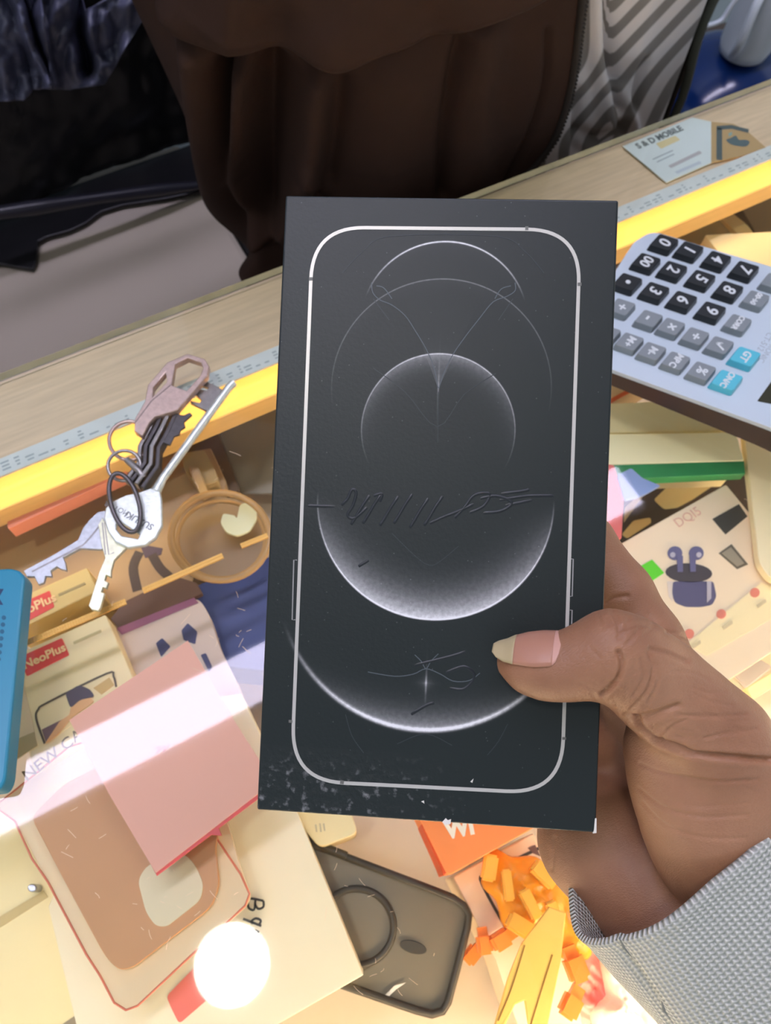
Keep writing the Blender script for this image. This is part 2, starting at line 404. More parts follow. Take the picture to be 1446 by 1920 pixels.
# red-labelled boxes
def redlabel(px, z, p, txt, a, b, size, c=(226, 78, 74)):
    l = deco('brand_label', px, z, c, p, .001, 'red label with pale lettering')
    text('label_text', txt, a, b, z+.0005, size, mat('label_cream', (250, 214, 160), .5), l, .0002, .0002)
o = card('accessory_box', [(20, 1128), (163, 1064), (184, 1108), (60, 1168), (20, 1190)], -.055, .05, (222, 196, 132), 'cream accessory box with a cut-off red label beside the teal case', 'box')
redlabel([(30, 1135), (93, 1107), (102, 1138), (34, 1174)], -.055, o, 'NeoPlus', (22, 1165), (84, 1136), .0080)
strokes('small_print', [[(110, 1116), (160, 1094)]], -.055, .0016, mat('grey_print', (168, 150, 106), .5), o, .0003)
o = card('accessory_box', [(14, 1234), (198, 1152), (262, 1300), (300, 1420), (70, 1480)], -.045, .06, (244, 226, 182), 'cream accessory box with red label and a picture of a hand holding a phone', 'box')
redlabel([(36, 1232), (116, 1196), (130, 1228), (50, 1268)], -.045, o, 'NeoPlus', (46, 1255), (120, 1221), .0070)
strokes('small_print', [[(138, 1206), (190, 1183)]], -.045, .0016, mat('grey_print2', (200, 186, 140), .5), o, .0003)
ph = deco('phone_picture', [(68, 1338), (90, 1318), (205, 1262), (216, 1272), (222, 1300), (84, 1394)], -.045, (240, 222, 176), o, .003)
strokes('picture_outline', [[(84, 1394), (68, 1348), (72, 1330), (90, 1317), (200, 1263), (213, 1268), (218, 1288)]], -.0446, .0011, mat('outline_dark', (92, 82, 72), .5), ph, .0002)
deco('picture_dusk', [(78, 1368), (130, 1342), (128, 1350), (86, 1392)], -.0446, (120, 96, 104), ph)
deco('picture_hill', [(175, 1290), (205, 1270), (214, 1284), (190, 1302)], -.0446, (206, 174, 116), ph)
deco('picture_hand', [(84, 1394), (112, 1352), (130, 1340), (134, 1318), (168, 1304), (176, 1316), (136, 1344), (110, 1376), (90, 1392)], -.0442, (226, 176, 128), ph, .001)
deco('picture_glove', [(122, 1300), (148, 1284), (168, 1292), (178, 1306), (150, 1312), (132, 1328)], -.0440, (84, 74, 92), ph, .002)
deco('side_panel_print', [(24, 1270), (40, 1260), (70, 1398), (26, 1425)], -.045, (228, 208, 176), o)
deco('grey_print_block', [(16, 1392), (64, 1372), (70, 1398), (26, 1428)], -.0446, (176, 160, 122), o)
# lilac packaging and navy box
o = card('navy_box', [(352, 1104), (540, 1030), (540, 1262), (425, 1250), (395, 1165)], -.080, .04, (52, 66, 124), 'navy blue carton left of the black phone box', 'box')
o = card('cable_pack', [(208, 1182), (370, 1118), (392, 1150), (412, 1215), (450, 1290), (470, 1370), (280, 1340)], -.062, .012, (206, 188, 178), 'lilac-grey cable pack with navy plug pictures behind the pink note', 'package', r=.006)
deco('purple_edge', [(218, 1178), (364, 1120), (372, 1130), (228, 1190)], -.062, (150, 92, 124), o)
deco('plug_picture', [(292, 1206), (304, 1196), (320, 1212), (302, 1232)], -.062, (54, 58, 104), o, .001)
deco('plug_picture', [(340, 1182), (352, 1168), (370, 1184), (366, 1208), (344, 1200)], -.062, (54, 58, 104), o, .001)
deco('plug_picture', [(376, 1228), (386, 1224), (398, 1250), (392, 1260)], -.062, (54, 58, 104), o, .001)
o = card('dark_carton', [(232, 1128), (330, 1080), (368, 1092), (380, 1112), (225, 1180), (206, 1160)], -.075, .02, (112, 84, 74), 'dark brown carton edge between the golden reflection strips and the lilac pack', 'box')
# lower left
o = card('cream_box', [(-90, 1545), (30, 1498), (110, 1650), (260, 1990), (-90, 2060)], -.075, .055, (244, 228, 178), 'cream carton with grey bars at the lower left corner', 'box')
deco('grey_bar', [(-20, 1730), (82, 1670), (90, 1682), (-20, 1752)], -.075, (202, 182, 130), o)
deco('grey_bar', [(110, 1925), (186, 1874), (200, 1898), (150, 1935)], -.075, (150, 138, 116), o)
sc = card('screw', ell(60, 1665, 9, 8, 0, 14), -.0662, .0085, (150, 152, 160), 'small round screw head on the cream carton', 'screw', 0, metal('screw_steel', (170, 172, 182), .2))
o = card('cream_sheet_box', [(250, 1330), (452, 1300), (556, 1520), (682, 1828), (470, 1950), (180, 2080), (90, 1700)], -.050, .03, (246, 234, 204), 'large cream carton with handwriting, its corner on the smoky phone case', 'box', r=.0008)
strokes('handwriting', [[(466, 1684), (480, 1686), (494, 1689)], [(494, 1689), (494, 1700), (485, 1704), (479, 1697), (479, 1688)], [(479, 1694), (476, 1706), (467, 1703), (465, 1694), (466, 1684)], [(456, 1723), (472, 1729), (490, 1736)], [(486, 1734), (489, 1726), (480, 1722), (472, 1727), (474, 1732)], [(468, 1750), (476, 1744), (486, 1748)], [(470, 1758), (478, 1752), (488, 1756), (484, 1762)]], -.0496, .0011, ink, o, .0002)
deco('red_label', [(312, 1868), (372, 1806), (400, 1836), (396, 1868), (336, 1920), (322, 1892)], -.0500, (234, 120, 108), o, .002, 'red printed label')
# retail pack with pink outline
pk = card('case_pack', [(-10, 1512), (40, 1470), (200, 1378), (370, 1290), (420, 1520), (452, 1632), (470, 1682), (462, 1698), (258, 1886), (236, 1896), (214, 1882), (162, 1790), (90, 1654), (28, 1540)], -.030, .004, (248, 224, 180), 'clear phone-case pack with thin red outline under the pink note', 'package', m=mat('pack_clear', (250, 226, 188), .3, alpha=.55))
tube('red_outline', pxline([(-10, 1512), (60, 1456), (130, 1400), (200, 1378), (370, 1300), (400, 1562), (425, 1600), (452, 1640), (468, 1676), (460, 1698), (360, 1790), (258, 1886), (236, 1894), (214, 1880), (188, 1830), (162, 1790), (90, 1654), (60, 1610), (28, 1540)], -.0293), .0005, mat('outline_red', (214, 120, 96), .4), pk, True)
ti = plate('tan_case', [(58, 1532), (120, 1470), (190, 1435), (370, 1340), (420, 1500), (404, 1590), (412, 1660), (396, 1702), (250, 1814), (226, 1820), (206, 1804), (190, 1780), (120, 1650)], -.0275, .002, mat('case_tan', (200, 146, 100), .4, noise_=.06, nscale=12), .004, .0004, pk)
ti['label'] = 'tan phone case back'
plate('camera_cutout', [(258, 1650), (276, 1622), (346, 1600), (366, 1622), (382, 1658), (376, 1688), (312, 1738), (292, 1736), (274, 1712)], -.0268, .0006, mat('cutout_pale', (226, 212, 178), .4), .006, .0001, ti)
text('pack_text', 'NEW CASE', (50, 1466), (138, 1396), -.0255, .0085, mat('pack_ink', (120, 104, 84), .5), pk, .0002)
# pink note stuck under the glass
nt = card('sticky_note', [(352, 1201), (440, 1352), (513, 1466), (292, 1637), (205, 1490), (130, 1350)], -.0068, .0006, (255, 176, 168), 'pink sticky note stuck under the glass left of the black phone box', 'sticky note', m=translucent('note_pink', (255, 196, 178)), r=0, bev=.0001)
nt2 = plate('note_underlayer', [(352, 1209), (513, 1476), (410, 1553), (416, 1567), (396, 1565), (294, 1642), (140, 1362)], -.0076, .0012, mat('note_red', (214, 84, 88), .5), 0, .0001, nt)
nt2['label'] = 'deeper red lower sheets of the pad'
strokes('pencil_mark', [[(290, 1404), (300, 1400), (294, 1412), (310, 1398), (306, 1410), (318, 1396)]], -.0066, .0004, mat('pencil', (214, 130, 130), .5), nt, .0001)
# smoky phone case
smk = mat('smoky_plastic', (112, 104, 90), .35)
dk = mat('smoky_dark', (62, 57, 50), .4)
pc = empty('phone_case', hz(700, 1740, -.085), 'smoky translucent phone case with a dark magnetic ring', 'phone case')
cp = [(520, 1556), (600, 1588), (862, 1688), (882, 1716), (836, 1892), (818, 1906), (640, 1846), (470, 1780)]
plate('back_plate', cp, -.078, .003, smk, .006, .0008, pc)
tube('bumper', [p for p in pxline([(520, 1556), (600, 1588), (700, 1626), (800, 1664), (850, 1684), (870, 1698), (879, 1716), (876, 1740), (856, 1820), (840, 1880), (830, 1896), (810, 1902), (780, 1894), (640, 1846), (470, 1780)], -.0765)], .0020, dk, pc, True)
tube('button_rail', pxline([(585, 1579), (650, 1605)], -.0745), .0022, dk, pc)
tube('magnet_ring', pxline(ell(668, 1738, 70, 72, 0, 44), -.0775), .0019, dk, pc, True)
plate('magnet_bar', ell(775, 1776, 26, 12, .3, 20), -.0768, .0012, dk, 0, .0003, pc)
plate('white_scratch', [(720, 1868), (740, 1848), (762, 1842), (742, 1856), (726, 1872)], -.0768, .0003, mat('scratch_white', (226, 222, 214), .5), 0, .0001, pc)
# bottom centre
o = card('charger_box', [(548, 1500), (650, 1500), (672, 1562), (600, 1590), (574, 1560)], -.065, .03, (240, 224, 176), 'small cream charger box peeking below the black phone box', 'box', r=.004)
strokes('tiny_print', [[(592, 1546), (594, 1560)], [(600, 1544), (602, 1560)], [(607, 1544), (609, 1558)]], -.065, .0008, mat('tiny_grey', (190, 180, 150), .5), o, .0003)
o = card('black_case_edge', [(538, 1510), (566, 1520), (586, 1570), (620, 1590), (600, 1606), (560, 1560)], -.089, .004, (52, 48, 44), 'black plastic edge beside the handwritten carton', 'case edge')
o = card('orange_box', [(760, 1480), (1010, 1480), (1002, 1552), (846, 1640), (836, 1636), (792, 1546)], -.050, .03, (252, 146, 84), 'bright orange box with white lettering below the black phone box', 'box')
text('white_letters', 'Wi', (838, 1572), (900, 1560), -.0495, .012, mat('white_ink', (250, 240, 228), .5), o, .0002, .0006)
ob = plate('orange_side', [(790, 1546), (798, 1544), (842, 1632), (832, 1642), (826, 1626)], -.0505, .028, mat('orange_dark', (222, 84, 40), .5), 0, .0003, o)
o = card('white_phone_box', [(850, 1644), (1000, 1562), (1060, 1700), (1100, 1980), (1000, 2010), (930, 1800)], -.078, .05, (232, 212, 184), 'white phone box below the orange box, under the orange bag', 'box')
strokes('black_outline', [[(1012, 1590), (920, 1634), (906, 1642), (904, 1658), (960, 1760)]], -.078, .0016, ink, o, .0003)
deco('dark_corner', [(990, 1590), (1004, 1584), (1014, 1606), (1000, 1600)], -.078, (110, 84, 78), o)
amber = mat('amber_bag', (255, 170, 40), .25, alpha=.75, noise_=.06, nscale=14)
og = mat('orange_plastic', (246, 136, 60), .3)
am2 = mat('amber_plastic', (255, 192, 84), .3)
gb = empty('connector_bag', hz(990, 1680, -.06), 'orange plastic bag of small connectors left of the grey sleeve', 'bag')
# a puffy bag surface
def puffy(name, outline, z0, h, m, parent=None, crink=.002, n=44, seed=0.):
    """inflated, crinkled sheet over an outline given in pixels; closed below"""
    PLN = HP(z0); P2 = np.array([PLN.p2(*p) for p in smoothpoly(outline, 4)]); c = P2.mean(0)
    rows = []
    for i in range(n+1):
        t = i/n; row = []
        for p in P2:
            q = c+(p-c)*t; hh = h*math.sqrt(max(0, 1-t**2.4))
            f = noise.fractal(Vector((q[0]*70, q[1]*70, seed)), .9, 2.1, 4)
            row.append((q[0], q[1], z0+hh*(1+.25*f)+crink*f*(1-t)))
        rows.append(row)
    rows.append([(p[0], p[1], z0-.001) for p in P2*.0+c])
    return grid_mesh(name, np.array(rows), m, parent, wrap=True)
puffy('bag_film', [(922, 1592), (960, 1606), (1005, 1606), (1040, 1640), (1090, 1700), (1110, 1790), (1060, 1800), (1010, 1760), (985, 1758), (944, 1738), (930, 1690), (902, 1655)], -.070, .010, amber, gb, .003, 30)
for k, (a, b, r) in enumerate([((922, 1602), (914, 1652), .0038), ((948, 1630), (956, 1690), .0026), ((980, 1668), (1008, 1722), .0032), ((952, 1722), (1000, 1752), .0042), ((1000, 1620), (1040, 1660), .004), ((1030, 1690), (1052, 1740), .003)]):
    A, B = hz(*a, -.058), hz(*b, -.058); c_ = (A+B)/2; d = B-A; L = np.linalg.norm(d); ang = math.atan2(d[1], d[0])
    bm = bmesh.new(); bmesh.ops.create_cube(bm, size=1, matrix=Matrix.Diagonal((L, r*2, r*1.6, 1))); bmesh.ops.bevel(bm, geom=list(bm.edges), offset=r*.3, segments=2, affect='EDGES')
    from_bm('connector', bm, am2, gb, Matrix.Translation(Vector(c_)) @ Matrix.Rotation(ang, 4, 'Z'))
def adapter(px, z, s, ang, label, group):
    bm = bmesh.new(); bmesh.ops.create_cube(bm, size=1, matrix=Matrix.Diagonal((s, s*.8, s*.7, 1))); bmesh.ops.bevel(bm, geom=list(bm.edges), offset=s*.14, segments=2, affect='EDGES')
    bmesh.ops.create_cube(bm, size=1, matrix=Matrix.Translation((s*.62, 0, 0)) @ Matrix.Diagonal((s*.35, s*.5, s*.4, 1)))
    o = from_bm('plug_adapter', bm, og, None, Matrix.Translation(Vector(hz(*px, z))) @ Matrix.Rotation(ang, 4, 'Z')); tag(o, label, 'adapter', group); return o
adapter((885, 1790), -.098, .010, .3, 'leftmost small orange adapter beside the smoky phone case', 'loose orange adapters')
adapter((908, 1770), -.075, .010, 1.2, 'middle of the small orange adapters left of the orange bag', 'loose orange adapters')
adapter((940, 1762), -.070, .011, 0, 'small orange adapter right under the orange bag', 'loose orange adapters')
adapter((1084, 1758), -.066, .009, .9, 'small orange adapter at the top of the pink bag', 'orange pieces on the pink bag')
adapter((1080, 1815), -.062, .013, 1.4, 'larger orange adapter in the middle of the pink bag', 'orange pieces on the pink bag')
adapter((1070, 1885), -.062, .012, .5, 'orange adapter at the bottom edge of the picture', 'orange pieces on the pink bag')
o = card('yellow_ribbon', [(978, 1770), (1030, 1700), (1062, 1712), (1052, 1800), (1020, 1960), (996, 1960), (984, 1876), (966, 1884), (930, 1960), (916, 1960), (952, 1836)], -.044, .0015, (250, 200, 104), 'yellow notched ribbon label hanging down from the orange bag', 'ribbon', r=.0005)
strokes('brown_line', [[(984, 1772), (960, 1850), (934, 1914)], [(1036, 1790), (1014, 1860), (994, 1926)]], -.044, .0006, mat('brown_ink', (140, 96, 34), .5), o, .0002)
o = tag(puffy('pink_bag', [(1050, 1740), (1090, 1730), (1140, 1800), (1200, 1880), (1210, 1990), (1080, 1990), (1016, 1880), (1040, 1800)], -.092, .014, mat('pink_film', (240, 130, 120), .3, noise_=.2, nscale=30), None, .004, 30, 3.), 'pink crinkled plastic bag left of the grey sleeve seam', 'bag')
o = tag(puffy('white_bag', [(1120, 1790), (1160, 1810), (1240, 1900), (1260, 1990), (1150, 1990), (1100, 1900), (1128, 1860)], -.084, .014, mat('white_film', (255, 232, 210), .3, noise_=.08, nscale=30), None, .004, 30, 7.), 'white crinkled plastic bag touching the edge of the grey sleeve', 'bag')
o = card('peach_box', [(1100, 1900), (1180, 1830), (1300, 1960), (1280, 2030), (1100, 2030)], -.11, .02, (246, 186, 120), 'peach coloured carton at the bottom edge left of the sleeve', 'box')
# --- right
o = card('red_rimmed_box', [(1120, 735), (1165, 705), (1235, 700), (1165, 740), (1120, 765)], -.055, .03, (216, 192, 160), 'cream box with an orange-red rim just below the calculator', 'box')
strokes('red_rim', [[(1130, 762), (1164, 742), (1222, 712)]], -.055, .0028, mat('rim_red', (214, 106, 70), .5), o, .0008)
o = card('long_cream_box', [(1120, 757), (1250, 752), (1385, 800), (1376, 808), (1120, 812)], -.052, .03, (255, 246, 206), 'long cream carton directly below the calculator', 'box')
o = card('long_cream_box', [(1120, 814), (1380, 810), (1396, 864), (1120, 872)], -.046, .036, (255, 247, 208), 'long cream carton with a green side, below the other cream one', 'box')
gs = plate('green_side', [(1120, 872.5), (1396, 864.5), (1398, 888), (1120, 901)], -.0462, .008, mat('green_card', (48, 138, 84), .5, noise_=.12, nscale=60), 0, .0004, o); gs['label'] = 'green side of the carton'
o = card('tall_cream_box', [(1392, 780), (1560, 780), (1560, 1110), (1446, 1086), (1424, 1056)], -.046, .006, (248, 232, 194), 'tall cream carton at the right edge below the calculator', 'box', r=.004)
o = card('black_tray_pack', [(1150, 900), (1400, 886), (1412, 990), (1330, 1010), (1160, 1060), (1140, 980)], -.108, .02, (78, 68, 62), 'dark brown blister tray with pale cut-outs above the earbud box', 'package')
deco('pale_cutout', [(1226, 937), (1252, 912), (1292, 893), (1350, 892), (1350, 902), (1300, 936), (1270, 952), (1246, 955)], -.108, (226, 208, 156), o, .002)
deco('pale_cutout', [(1166, 1002), (1188, 976), (1220, 970), (1222, 980), (1176, 1010)], -.108, (228, 196, 140), o, .002)
deco('pale_cutout', [(1172, 952), (1200, 926), (1206, 930), (1170, 980)], -.108, (210, 190, 150), o, .001)
o = card('red_paper', [(1120, 866), (1152, 872), (1170, 930), (1166, 1010), (1120, 1010)], -.042, .002, (226, 112, 108), 'red paper slip beside the right edge of the black phone box', 'paper')
o = card('blue_paper', [(1158, 890), (1184, 877), (1206, 896), (1240, 910), (1204, 930), (1172, 938)], -.040, .002, (138, 160, 214), 'light blue paper slip overlapping the red slip', 'paper')
eb = card('earbud_box', [(1163, 1020), (1362, 908), (1560, 1150), (1330, 1300), (1290, 1210)], -.055, .05, (246, 222, 192), 'cream earbud box with navy earbuds pictured, above the gripping hand', 'box')
Z1 = -.0546
deco('green_sticker', [(1200, 1062), (1223, 1049), (1246, 1074), (1217, 1093)], -.055, (96, 214, 40), eb, .0005, 'bright green price sticker')
deco('black_label', [(1336, 973), (1386, 945), (1402, 968), (1361, 1002)], -.055, (72, 68, 62), eb)
l2 = deco('grey_label', [(1348, 1037), (1372, 1020), (1403, 1058), (1383, 1067)], -.055, (108, 98, 84), eb)
deco('grey_label_face', [(1354, 1037), (1371, 1026), (1396, 1056), (1383, 1062)], Z1, (160, 148, 128), l2)
text('box_name', 'DQI5', (1272, 990), (1312, 966), -.055, .0088, mat('faded_red', (224, 178, 158), .5), eb, .0003)
bud = mat('bud_navy', (92, 88, 122), .5); bd = (92, 88, 122)
cs = deco('case_picture', [(1262, 1090), (1338, 1090), (1344, 1118), (1336, 1134), (1316, 1138), (1286, 1138), (1266, 1130), (1260, 1112)], -.055, bd, eb, .002)
deco('case_highlight', [(1251, 1090), (1262, 1090), (1262, 1128), (1254, 1118)], Z1-.0004, (226, 210, 200), cs)
deco('case_highlight', [(1326, 1090), (1334, 1090), (1334, 1122), (1326, 1130)], Z1, (186, 178, 190), cs)
deco('case_lid_picture', ell(1292, 1074, 44, 18, .05, 20), -.055, (74, 66, 72), eb)
for cx, sx in ((1266, 1276), (1306, 1300)):
    bp_ = deco('earbud_picture', ell(cx, 1037, 14, 13, 0, 16), -.0546, (106, 102, 140), eb)
    deco('earbud_stem', [(sx-7, 1042), (sx+5, 1042), (sx+5, 1072), (sx-5, 1072)], -.0544, (106, 102, 140), bp_)
    deco('earbud_mesh', ell(cx+(-4 if cx < 1280 else 5), 1040, 5, 5, 0, 12), -.0541, (190, 184, 200), bp_)
strip = deco('icon_strip', [(1290, 1206), (1428, 1092), (1465, 1108), (1465, 1150), (1325, 1230)], -.055, (250, 230, 184), eb)
for p in ((1293, 1188), (1353, 1151), (1416, 1111)):
    deco('red_dot', ell(*p, 9, 9, 0, 14), Z1, (226, 134, 116), strip)
    deco('icon_caption', [(p[0]+2, p[1]+24), (p[0]+20, p[1]+12), (p[0]+22, p[1]+18), (p[0]+5, p[1]+30)], Z1, (214, 196, 160), strip)
o = card('pale_tray', [(1300, 1232), (1480, 1130), (1560, 1300), (1480, 1420), (1400, 1340)], -.095, .02, (214, 206, 190), 'pale grey plastic tray behind the knuckles of the hand', 'tray', r=.004)
o = card('cream_rod', [(1400, 1290), (1520, 1216), (1520, 1246), (1412, 1312)], -.070, .01, (250, 230, 176), 'narrow cream card strip right of the gripping hand', 'card strip')
o = card('blue_grey_card', [(1370, 1256), (1420, 1232), (1450, 1250), (1400, 1290)], -.088, .002, (186, 186, 196), 'blue-grey card piece right of the gripping hand', 'card')
o = card('olive_box', [(1170, 470), (1300, 410), (1365, 395), (1400, 440), (1340, 470), (1300, 520)], -.100, .03, (170, 158, 116), 'olive-grey carton behind the top edge of the calculator', 'box')
o = card('cream_carton', [(1322, 440), (1540, 430), (1540, 480), (1540, 560), (1390, 560), (1346, 470)], -.060, .06, (248, 220, 164), 'cream carton behind the top right edge of the calculator', 'box')
o = card('cream_stick', [(1330, 386), (1350, 380), (1400, 420), (1420, 445), (1398, 452)], -.072, .004, (228, 206, 148), 'slanted cream card strip under the yellow light', 'card strip')
o = card('grey_package', [(1380, 372), (1520, 320), (1520, 436), (1420, 442)], -.105, .02, (132, 122, 100), 'grey-brown package at the right edge under the yellow light', 'package')
# business card under the glass on the rail
bc = card('business_card', [(1168, 274), (1298, 220), (1334, 228), (1334, 305), (1250, 342)], -.0064, .0004, (206, 216, 218), 'white shop card with dark lettering under the glass by the striped shirt', 'business card', r=0, bev=.0001)
text('shop_name', 'S & D MOBILE', (1198, 279), (1283, 243), -.0064, .0075, mat('card_ink', (98, 106, 108), .5), bc, .00008, .0003, squash=.94)
deco('gold_mark', [(1230, 269), (1266, 254), (1276, 262), (1240, 279)], -.0064, (208, 194, 150), bc, .001, th=.0001)
strokes('text_line', [[(1224, 299), (1262, 282)], [(1232, 304), (1264, 289)]], -.0064, .0009, mat('line_grey', (150, 160, 168), .5), bc, .00008)
strokes('text_line', [[(1256, 313), (1314, 285)]], -.0064, .0030, mat('line_pink', (176, 172, 176), .5), bc, .00008)
strokes('text_line', [[(1268, 324), (1314, 304)]], -.0064, .0026, mat('line_pale', (184, 194, 206), .5), bc, .00008)
lc = card('logo_card', [(1334, 228), (1376, 232), (1402, 246), (1436, 276), (1392, 292), (1334, 305)], -.0063, .0004, (180, 150, 104), 'tan card with a grey chevron and fruit-shaped mark next to the shop card', 'business card', r=0, bev=.0001)
strokes('grey_chevron', [[(1349, 300), (1349, 240)], [(1345, 240), (1372, 238), (1404, 246)]], -.0063, .0042, mat('chevron_grey', (78, 90, 92), .5), lc, .00008, 0)
ap = deco('fruit_mark', [(1362, 262), (1372, 258), (1380, 254), (1386, 262), (1398, 262), (1406, 266), (1400, 274), (1386, 274), (1370, 270)], -.0063, (84, 100, 104), lc, .0005, smooth=True, th=.0001)
deco('mark_leaf', [(1366, 250), (1373, 247), (1373, 253), (1367, 256)], -.0063, (132, 160, 156), ap, th=.0001)
# ------------------------------------------------------------------ black phone box held up
_c = [(535, 366), (1160, 375), (1118, 1562), (482, 1519)]
_r = np.array([[(u-CX)/F, (v-CY)/F, 1] for u, v in _c])
_z = np.linalg.svd(np.stack([_r[0], -_r[1], _r[2], -_r[3]], 1))[2][-1]; _z *= np.sign(_z[0])
_z *= .09/np.linalg.norm(_r[1]*_z[1]-_r[0]*_z[0])
Q = [CAM+R@(_r[i]*_z[i]) for i in range(4)]
BW, BH, BT = .09, .1674, .026
BX = PL((Q[0]+Q[1]+Q[2]+Q[3])/4, Q[1]-Q[0], Q[0]-Q[3])
bxp = empty('phone_box', BX.o-BX.n*BT, 'black phone box with a silver printed outline held upright by the hand', 'phone box')
def bl(u, v): return BX.p2(u, v)
# printed artwork: shader in box millimetres
def box_print():
    m = bpy.data.materials.new('black_box_print'); m.use_nodes = True; N = m.node_tree; b = N.nodes['Principled BSDF']; L = N.links
    tc = N.nodes.new('ShaderNodeTexCoord'); sp = N.nodes.new('ShaderNodeSeparateXYZ'); L.new(tc.outputs['Object'], sp.inputs[0])
    x = X(N, sp.outputs[0])*1000.; y = X(N, sp.outputs[1])*1000.
    def circ(px, py, edge_px):
        c = bl(px, py)*1000; e = bl(*edge_px)*1000; r = float(np.hypot(*(e-c)))
        dx = x-float(c[0]); dy = y-float(c[1]); d = (dx*dx+dy*dy).sqrt(); return dx, dy, d, r
    tot = None
    def arc(px, py, e, up, glow, line, gw, lw, pw_, ymin, lo=0.):
        """thin bright rim (inside edge fades in as a glow); brightness rises towards `up` (+1 top, -1 bottom)"""
        dx, dy, d, r = circ(px, py, e)
        s = (dy*(up/r)); a = ((s-ymin)/(1-ymin)).clamp().pw(pw_)
        rim = (((d-r).abs()/lw).pw(2)*-1).exp()*line
        ins = d.lt(r)*((d-r)/gw).exp()*glow
        return rim*(a+lo)+ins*a.pw(1.6)
    tot = arc(821, 806, (821, 663), 1, .34, .55, 2.6, .18, 1.0, -.5)
    tot = tot+arc(826, 727, (826, 523), 1, .03, .24, 1.5, .18, .8, -.2)
    tot = tot+arc(815, 940, (815, 1162), -1, .95, 1.1, 5.0, .22, .9, -.05)
    tot = tot+arc(800, 1085, (800, 1369), -1, .5, .0, 6.0, .2, 2.2, .35)
    d1 = arc(800, 1085, (800, 1369), -1, .0, 1.1, 2, .55, 1.5, .3)
    d2 = arc(832, 608, (832, 453), 1, .04, 1.0, 2, .22, 1.1, .3)
    tot = tot+d1+d2
    # faint V of light from the lens into the middle circle and at the bottom star
    c = bl(822, 728)*1000; dx = (x-float(c[0])).abs(); dy = y-float(c[1])
    vv = ((dx/(dy.mx(.05)*.42+.05)).lt(1))*(dy*-.16).exp()*dy.gt(0)*.16
    stem = ((dx/.22).pw(2)*-1).exp()*(dy.abs()*-.28).exp()*.32
    tot = tot+vv+stem
    c = bl(799, 1281)*1000; dx = (x-float(c[0])).abs(); dy = y-float(c[1])
    tot = tot+((dx/.25).pw(2)*-1).exp()*(dy.abs()*-.45).exp()*.45+((dx*-.8).exp())*((dy.abs())*-.9).exp()*.2
    # paper grain and specks
    no = N.nodes.new('ShaderNodeTexNoise'); no.inputs['Scale'].default_value = 900; L.new(tc.outputs['Object'], no.inputs['Vector'])
    g = X(N, no.outputs['Fac'])
    tot = tot*(g*.7+.65)
    sp2 = N.nodes.new('ShaderNodeTexVoronoi'); sp2.inputs['Scale'].default_value = 330; L.new(tc.outputs['Object'], sp2.inputs['Vector'])
    spk = X(N, sp2.outputs['Distance']).lt(.06)*.10
    # worn patch near the lower left corner
    n2 = N.nodes.new('ShaderNodeTexNoise'); n2.inputs['Scale'].default_value = 420; n2.inputs['Detail'].default_value = 6; L.new(tc.outputs['Object'], n2.inputs['Vector'])
    wy = ((y+66.)*(-.12)).clamp(); wx = ((x-15.)*(-.04)).clamp()
    wear = (X(N, n2.outputs['Fac'])-.57).mx(0)*1.8*wy*wx
    mixn = N.nodes.new('ShaderNodeMix'); mixn.data_type = 'RGBA'; mixn.inputs['A'].default_value = (.0052, .0112, .0120, 1); mixn.inputs['B'].default_value = (.80, .80, .82, 1)
    L.new((tot+spk+wear).clamp().pw(1.25).o, mixn.inputs['Factor']); L.new(mixn.outputs['Result'], b.inputs['Base Color'])
    b.inputs['Roughness'].default_value = .46; b.inputs['Specular IOR Level'].default_value = .45
    bp = N.nodes.new('ShaderNodeBump'); bp.inputs['Strength'].default_value = .25; bp.inputs['Distance'].default_value = .0002
    L.new((g+X(N, n2.outputs['Fac'])*wy*wx*14.).o, bp.inputs['Height']); L.new(bp.outputs[0], b.inputs['Normal'])
    return m
blk = mat('black_card', (28, 32, 38), .5, bump=.15, bscale=900)
hw, hh = BW/2, BH/2
def slab_local(name, lo, hi, z1, z0, m, bev, parent, seg=3):
    bm = bmesh.new(); bmesh.ops.create_cube(bm, size=1)
    for v in bm.verts: v.co = Vector(((lo[0]+hi[0])/2+v.co.x*(hi[0]-lo[0]), (lo[1]+hi[1])/2+v.co.y*(hi[1]-lo[1]), (z0+z1)/2+v.co.z*(z1-z0)))
    bmesh.ops.bevel(bm, geom=list(bm.edges), offset=bev, segments=seg, affect='EDGES', profile=.5)
    return from_bm(name, bm, m, parent, BX.mat())
lid = slab_local('lid', (-hw, -hh), (hw, hh), 0, -BT*.62, box_print(), .0006, bxp)
base = slab_local('base', (-hw+.0008, -hh+.0008), (hw-.0008, hh-.0008), -BT*.625, -BT, blk, .0006, bxp)
silver = mat('silver_print', (196, 194, 188), .35, .25)
# outline: rounded rectangle ring fitted to the photograph
oc = [(584, 423), (1092, 428), (1056, 1492), (543, 1466)]
po = [bl(*p) for p in oc]
def ring(name, pts, r, wd, m, parent, h=.00012):
    O = rounded(pts, r, 14); c = sum(pts)/4
    n = len(O); bm = bmesh.new(); a = []; b = []
    for i, p in enumerate(O):
        t = O[(i+1) % n]-O[i-1]; t /= np.linalg.norm(t); nn = np.array([-t[1], t[0]])
        if (c-p)@nn < 0: nn = -nn
        a.append((p, p+nn*wd))
    rows = [[bm.verts.new((*p, h)) for p, q in a], [bm.verts.new((*q, h)) for p, q in a]]
    for i in range(n):
        j = (i+1) % n; bm.faces.new((rows[0][i], rows[0][j], rows[1][j], rows[1][i]))
    g = bmesh.ops.extrude_face_region(bm, geom=list(bm.faces))
    for v in g['geom']:
        if isinstance(v, bmesh.types.BMVert): v.co.z = 0
    return from_bm(name, bm, m, parent, BX.mat())
rg = ring('silver_outline', po, .0148, .00092, silver, lid)
rg['label'] = 'silver printed phone outline'
brk = mat('antenna_grey', (104, 104, 100), .5)
